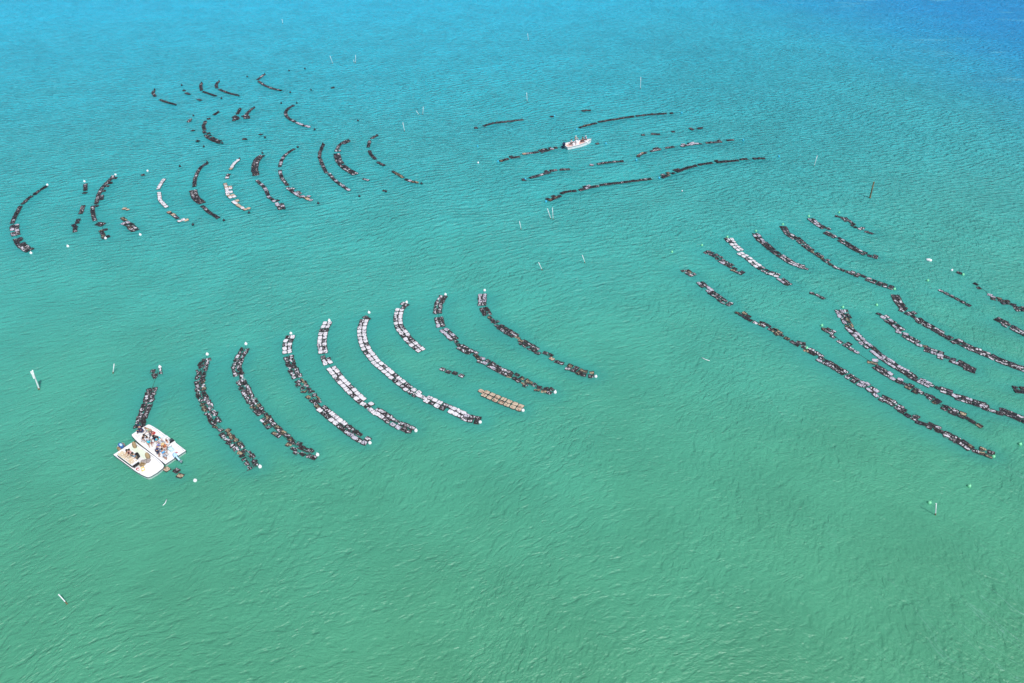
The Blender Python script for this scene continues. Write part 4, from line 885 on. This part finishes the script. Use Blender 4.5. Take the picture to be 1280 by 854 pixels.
def person(label, px, py, zd, heading, pose, top, bottom, head, hat=None, sleeves=True, group='people on the work skiffs', arm=None, longp=True):
    V, E, Rr = [], [], []
    def v(p, r, prev=None):
        V.append(Vector(p)); Rr.append(r); i = len(V) - 1
        if prev is not None: E.append((prev, i))
        return i
    hz, lean = dict(stand=(.90, .08), work=(.88, .45), bend=(.84, 1.15), sit=(.47, .15), kneel=(.50, .5))[pose]
    up = Vector((math.sin(lean), 0, math.cos(lean))); fw = Vector((math.cos(lean), 0, -math.sin(lean)))
    pel = Vector((-.05 if pose in ('bend', 'work') else 0, 0, hz))
    P = v(pel, (.14, .11)); B = v(pel + up * .20, (.13, .10), P); C = v(pel + up * .40, (.155, .115), B)
    Nk = v(pel + up * .54, .058, C); H0 = v(pel + up * .62 + fw * .01, .075, Nk); H1 = v(pel + up * .71 + fw * .02, (.088, .095), H0); H2 = v(pel + up * .79 + fw * .01, .065, H1)
    v(V[H1] + fw * .11 - up * .02, .014, H1)
    for s in (-1, 1): v(V[H1] + Vector((0, s * .088, 0)) - up * .01, .016, H1)
    legs = []; arms = []
    for s in (-1, 1):
        h = v(pel + Vector((0, s * .10, -.05)), .095, P)
        if pose == 'sit': kn = Vector((.42, s * .13, hz + .02)); an = Vector((.45, s * .13, .09))
        elif pose == 'kneel': kn = Vector((.20, s * .13, .08)); an = Vector((-.22, s * .11, .07))
        else: kn = Vector((.05, s * .13, hz * .52)); an = Vector((-.02 + s * .06, s * .15, .08))
        k = v(kn, .062, h); a = v(an, .042, k); t = v(an + Vector((.17 if pose != 'kneel' else -.1, 0, -.045)), .035, a); legs.append((h, k, a))
        sh = v(pel + up * .46 + Vector((0, s * .19, 0)), .06, C)
        if arm == 'down': el = V[sh] + Vector((.02, s * .06, -.28)); wr = el + Vector((.06, 0, -.24))
        elif arm == 'reach': el = V[sh] + Vector((.22, s * .03, -.16)); wr = el + Vector((.22, -s * .05, -.06))
        elif pose == 'bend': el = V[sh] + Vector((.08, s * .02, -.26)); wr = el + Vector((.12, -s * .03, -.22))
        else: el = V[sh] + Vector((.08, s * .07, -.26)); wr = el + Vector((.22, -s * .06, -.06))
        e = v(el, .042, sh); w_ = v(wr, .028, e); d = (wr - el).normalized(); pm = v(wr + d * .06, .034, w_); arms.append((sh, e, w_))
        side = Vector((0, 1, 0)); dn = d.cross(side).normalized()
        for j, (yy, ln) in enumerate(((-.030, .060), (-.010, .072), (.010, .068), (.030, .052))):
            f1 = v(V[pm] + d * .03 + side * yy * s, .010, pm); f2 = v(V[f1] + d * ln * .6, .009, f1); v(V[f2] + d * ln * .35 - dn * s * .0 + Vector((0, 0, -.02)), .008, f2)
        th = v(V[pm] - d * .02 - side * s * .045, .011, pm); v(V[th] + d * .045 - side * s * .015, .009, th)
    b = at(px, py, zd); o = skinned('person', V, E, Rr, SKIN)
    o.location = (b.x, b.y, zd + .01); o.rotation_euler = (0, 0, heading); o.scale = (1.1, 1.1, 1.08); tag(o, label, 'person', group)
    # shirt
    def sub(ids, rad, edges, name, m): return skinned(name, [V[i] if isinstance(i, int) else i for i in ids], edges, rad, m, o)
    sv = [pel + up * .06, B, C, pel + up * .47, arms[0][0], arms[1][0]]; se = [(0, 1), (1, 2), (2, 3), (2, 4), (2, 5)]; sr = [(.16, .135), (.15, .125), (.175, .14), .085, .078, .078]
    for s in (0, 1):
        e_ = V[arms[s][0]].lerp(V[arms[s][1]], .75) if not sleeves == 'long' else V[arms[s][2]]
        sv.append(V[arms[s][1]] if sleeves == 'long' else e_); se.append((4 + s, len(sv) - 1)); sr.append(.058)
        if sleeves == 'long': sv.append(e_); se.append((len(sv) - 2, len(sv) - 1)); sr.append(.042)
    sub(sv, sr, se, 'shirt', cloth(top))
    pv = [pel + up * .04, legs[0][0], legs[1][0]]; pe = [(0, 1), (0, 2)]; pr = [(.155, .13), .108, .108]
    for s in (0, 1):
        pv.append(V[legs[s][1]]); pe.append((1 + s, len(pv) - 1)); pr.append(.08)
        if longp: pv.append(V[legs[s][2]] + Vector((0, 0, .03))); pe.append((len(pv) - 2, len(pv) - 1)); pr.append(.062)
    sub(pv, pr, pe, 'trousers' if longp else 'shorts', cloth(bottom))
    # hair or hat
    mb = MB(); hc = V[H1] + up * .025
    mb.ball((0, 0, 0), .112, 12, 7, (1.05, .92, 1.0), -.15 if hat else -.45)
    if hat: mb.tube([(0, 0, -.02), (0, 0, -.005)], [.19 if hat == 'brim' else .115, .17 if hat == 'brim' else .113], 14)
    if hat == 'cap': mb.bevbox((.13, 0, -.01), (.12, .13, .015), .005)
    mb.build('hat' if hat else 'hair', cloth(head), o, hc - fw * (.0 if hat else .02), (0, lean, 0))
    return o
BLK = (.02, .02, .03); NAVY = (.02, .025, .09); WHT = (.75, .74, .76); HR = (.025, .018, .014)
zd = .35
person('person in navy top standing at the very bow of the upper skiff', 178.5, 541.5, .48, UA + .6, 'sit', NAVY, NAVY, NAVY, None)
person('person in black top kneeling on the bow deck with pale trousers', 180.5, 552, zd, -.3, 'kneel', BLK, (.62, .58, .58), HR)
person('person in pale top and bright cyan shorts sitting low amidships', 187.5, 555, zd, -1.0, 'sit', (.62, .66, .72), (.02, .55, .72), HR, longp=False)
person('person in pale green checked top crouching against the bow rail', 189.5, 542, zd, -2.3, 'kneel', (.42, .50, .30), (.45, .30, .25), (.30, .16, .1))
person('person dressed all in black, standing behind the one in cyan', 195.8, 553, zd, -1.9, 'work', BLK, (.03, .03, .06), (.10, .08, .12), 'cap', sleeves='long')
person('person in bright cyan shirt beside the white console', 200.5, 557.5, zd, -.6, 'work', (.01, .60, .78), (.6, .62, .68), HR)
person('person in navy top and dark shorts leaning over, left of the light blue shirt', 199.5, 570, zd, .5, 'work', (.05, .05, .16), (.03, .035, .08), (.22, .2, .5), 'cap', arm='reach', longp=False)
person('person in light blue shirt and dark hair, nearest the stern', 207.5, 575, zd, 1.2, 'stand', (.12, .42, .78), (.55, .58, .68), HR, longp=False)
person('person in orange top and straw hat before the black seat', 207.5, 563.5, zd, -1.2, 'sit', (.66, .20, .08), (.55, .5, .5), (.68, .50, .25), 'brim')
person('person with auburn hair and white top behind the black seat', 213, 560.5, zd, 2.6, 'sit', WHT, WHT, (.20, .05, .02))
person('person in maroon top sitting behind the culling table', 164, 571.5, zd, LA - PI / 2, 'sit', (.10, .02, .03), (.4, .3, .3), HR)
person('person in pink top standing at the middle of the culling table', 168.2, 575, zd, LA - PI / 2, 'stand', (.55, .30, .30), (.20, .27, .32), HR, arm='reach')
person('person in grey blue top at the bow end of the culling table', 171.5, 575.5, zd, LA - PI / 2 - .2, 'sit', (.22, .33, .42), (.25, .2, .12), HR)
GR = 'people on the far motorboat'
person('person in white shirt at the stern of the far motorboat', 713.5, 181.5, .33, RA, 'sit', WHT, (.06, .02, .02), HR, None, group=GR)
person('person with pale hat at the console of the far motorboat', 719, 180, .33, RA, 'stand', (.7, .68, .62), (.10, .09, .08), (.75, .74, .66), 'brim', group=GR, arm='reach')
person('person in dark red brown top near the bow of the far motorboat', 728.8, 178, .33, RA + 2.8, 'sit', (.16, .04, .02), (.10, .03, .04), HR, group=GR)
person('person in pale violet top farthest forward in the far motorboat', 732.5, 177, .33, RA + 3.3, 'sit', (.62, .52, .70), (.08, .03, .06), WHT, 'cap', group=GR)

build_water()
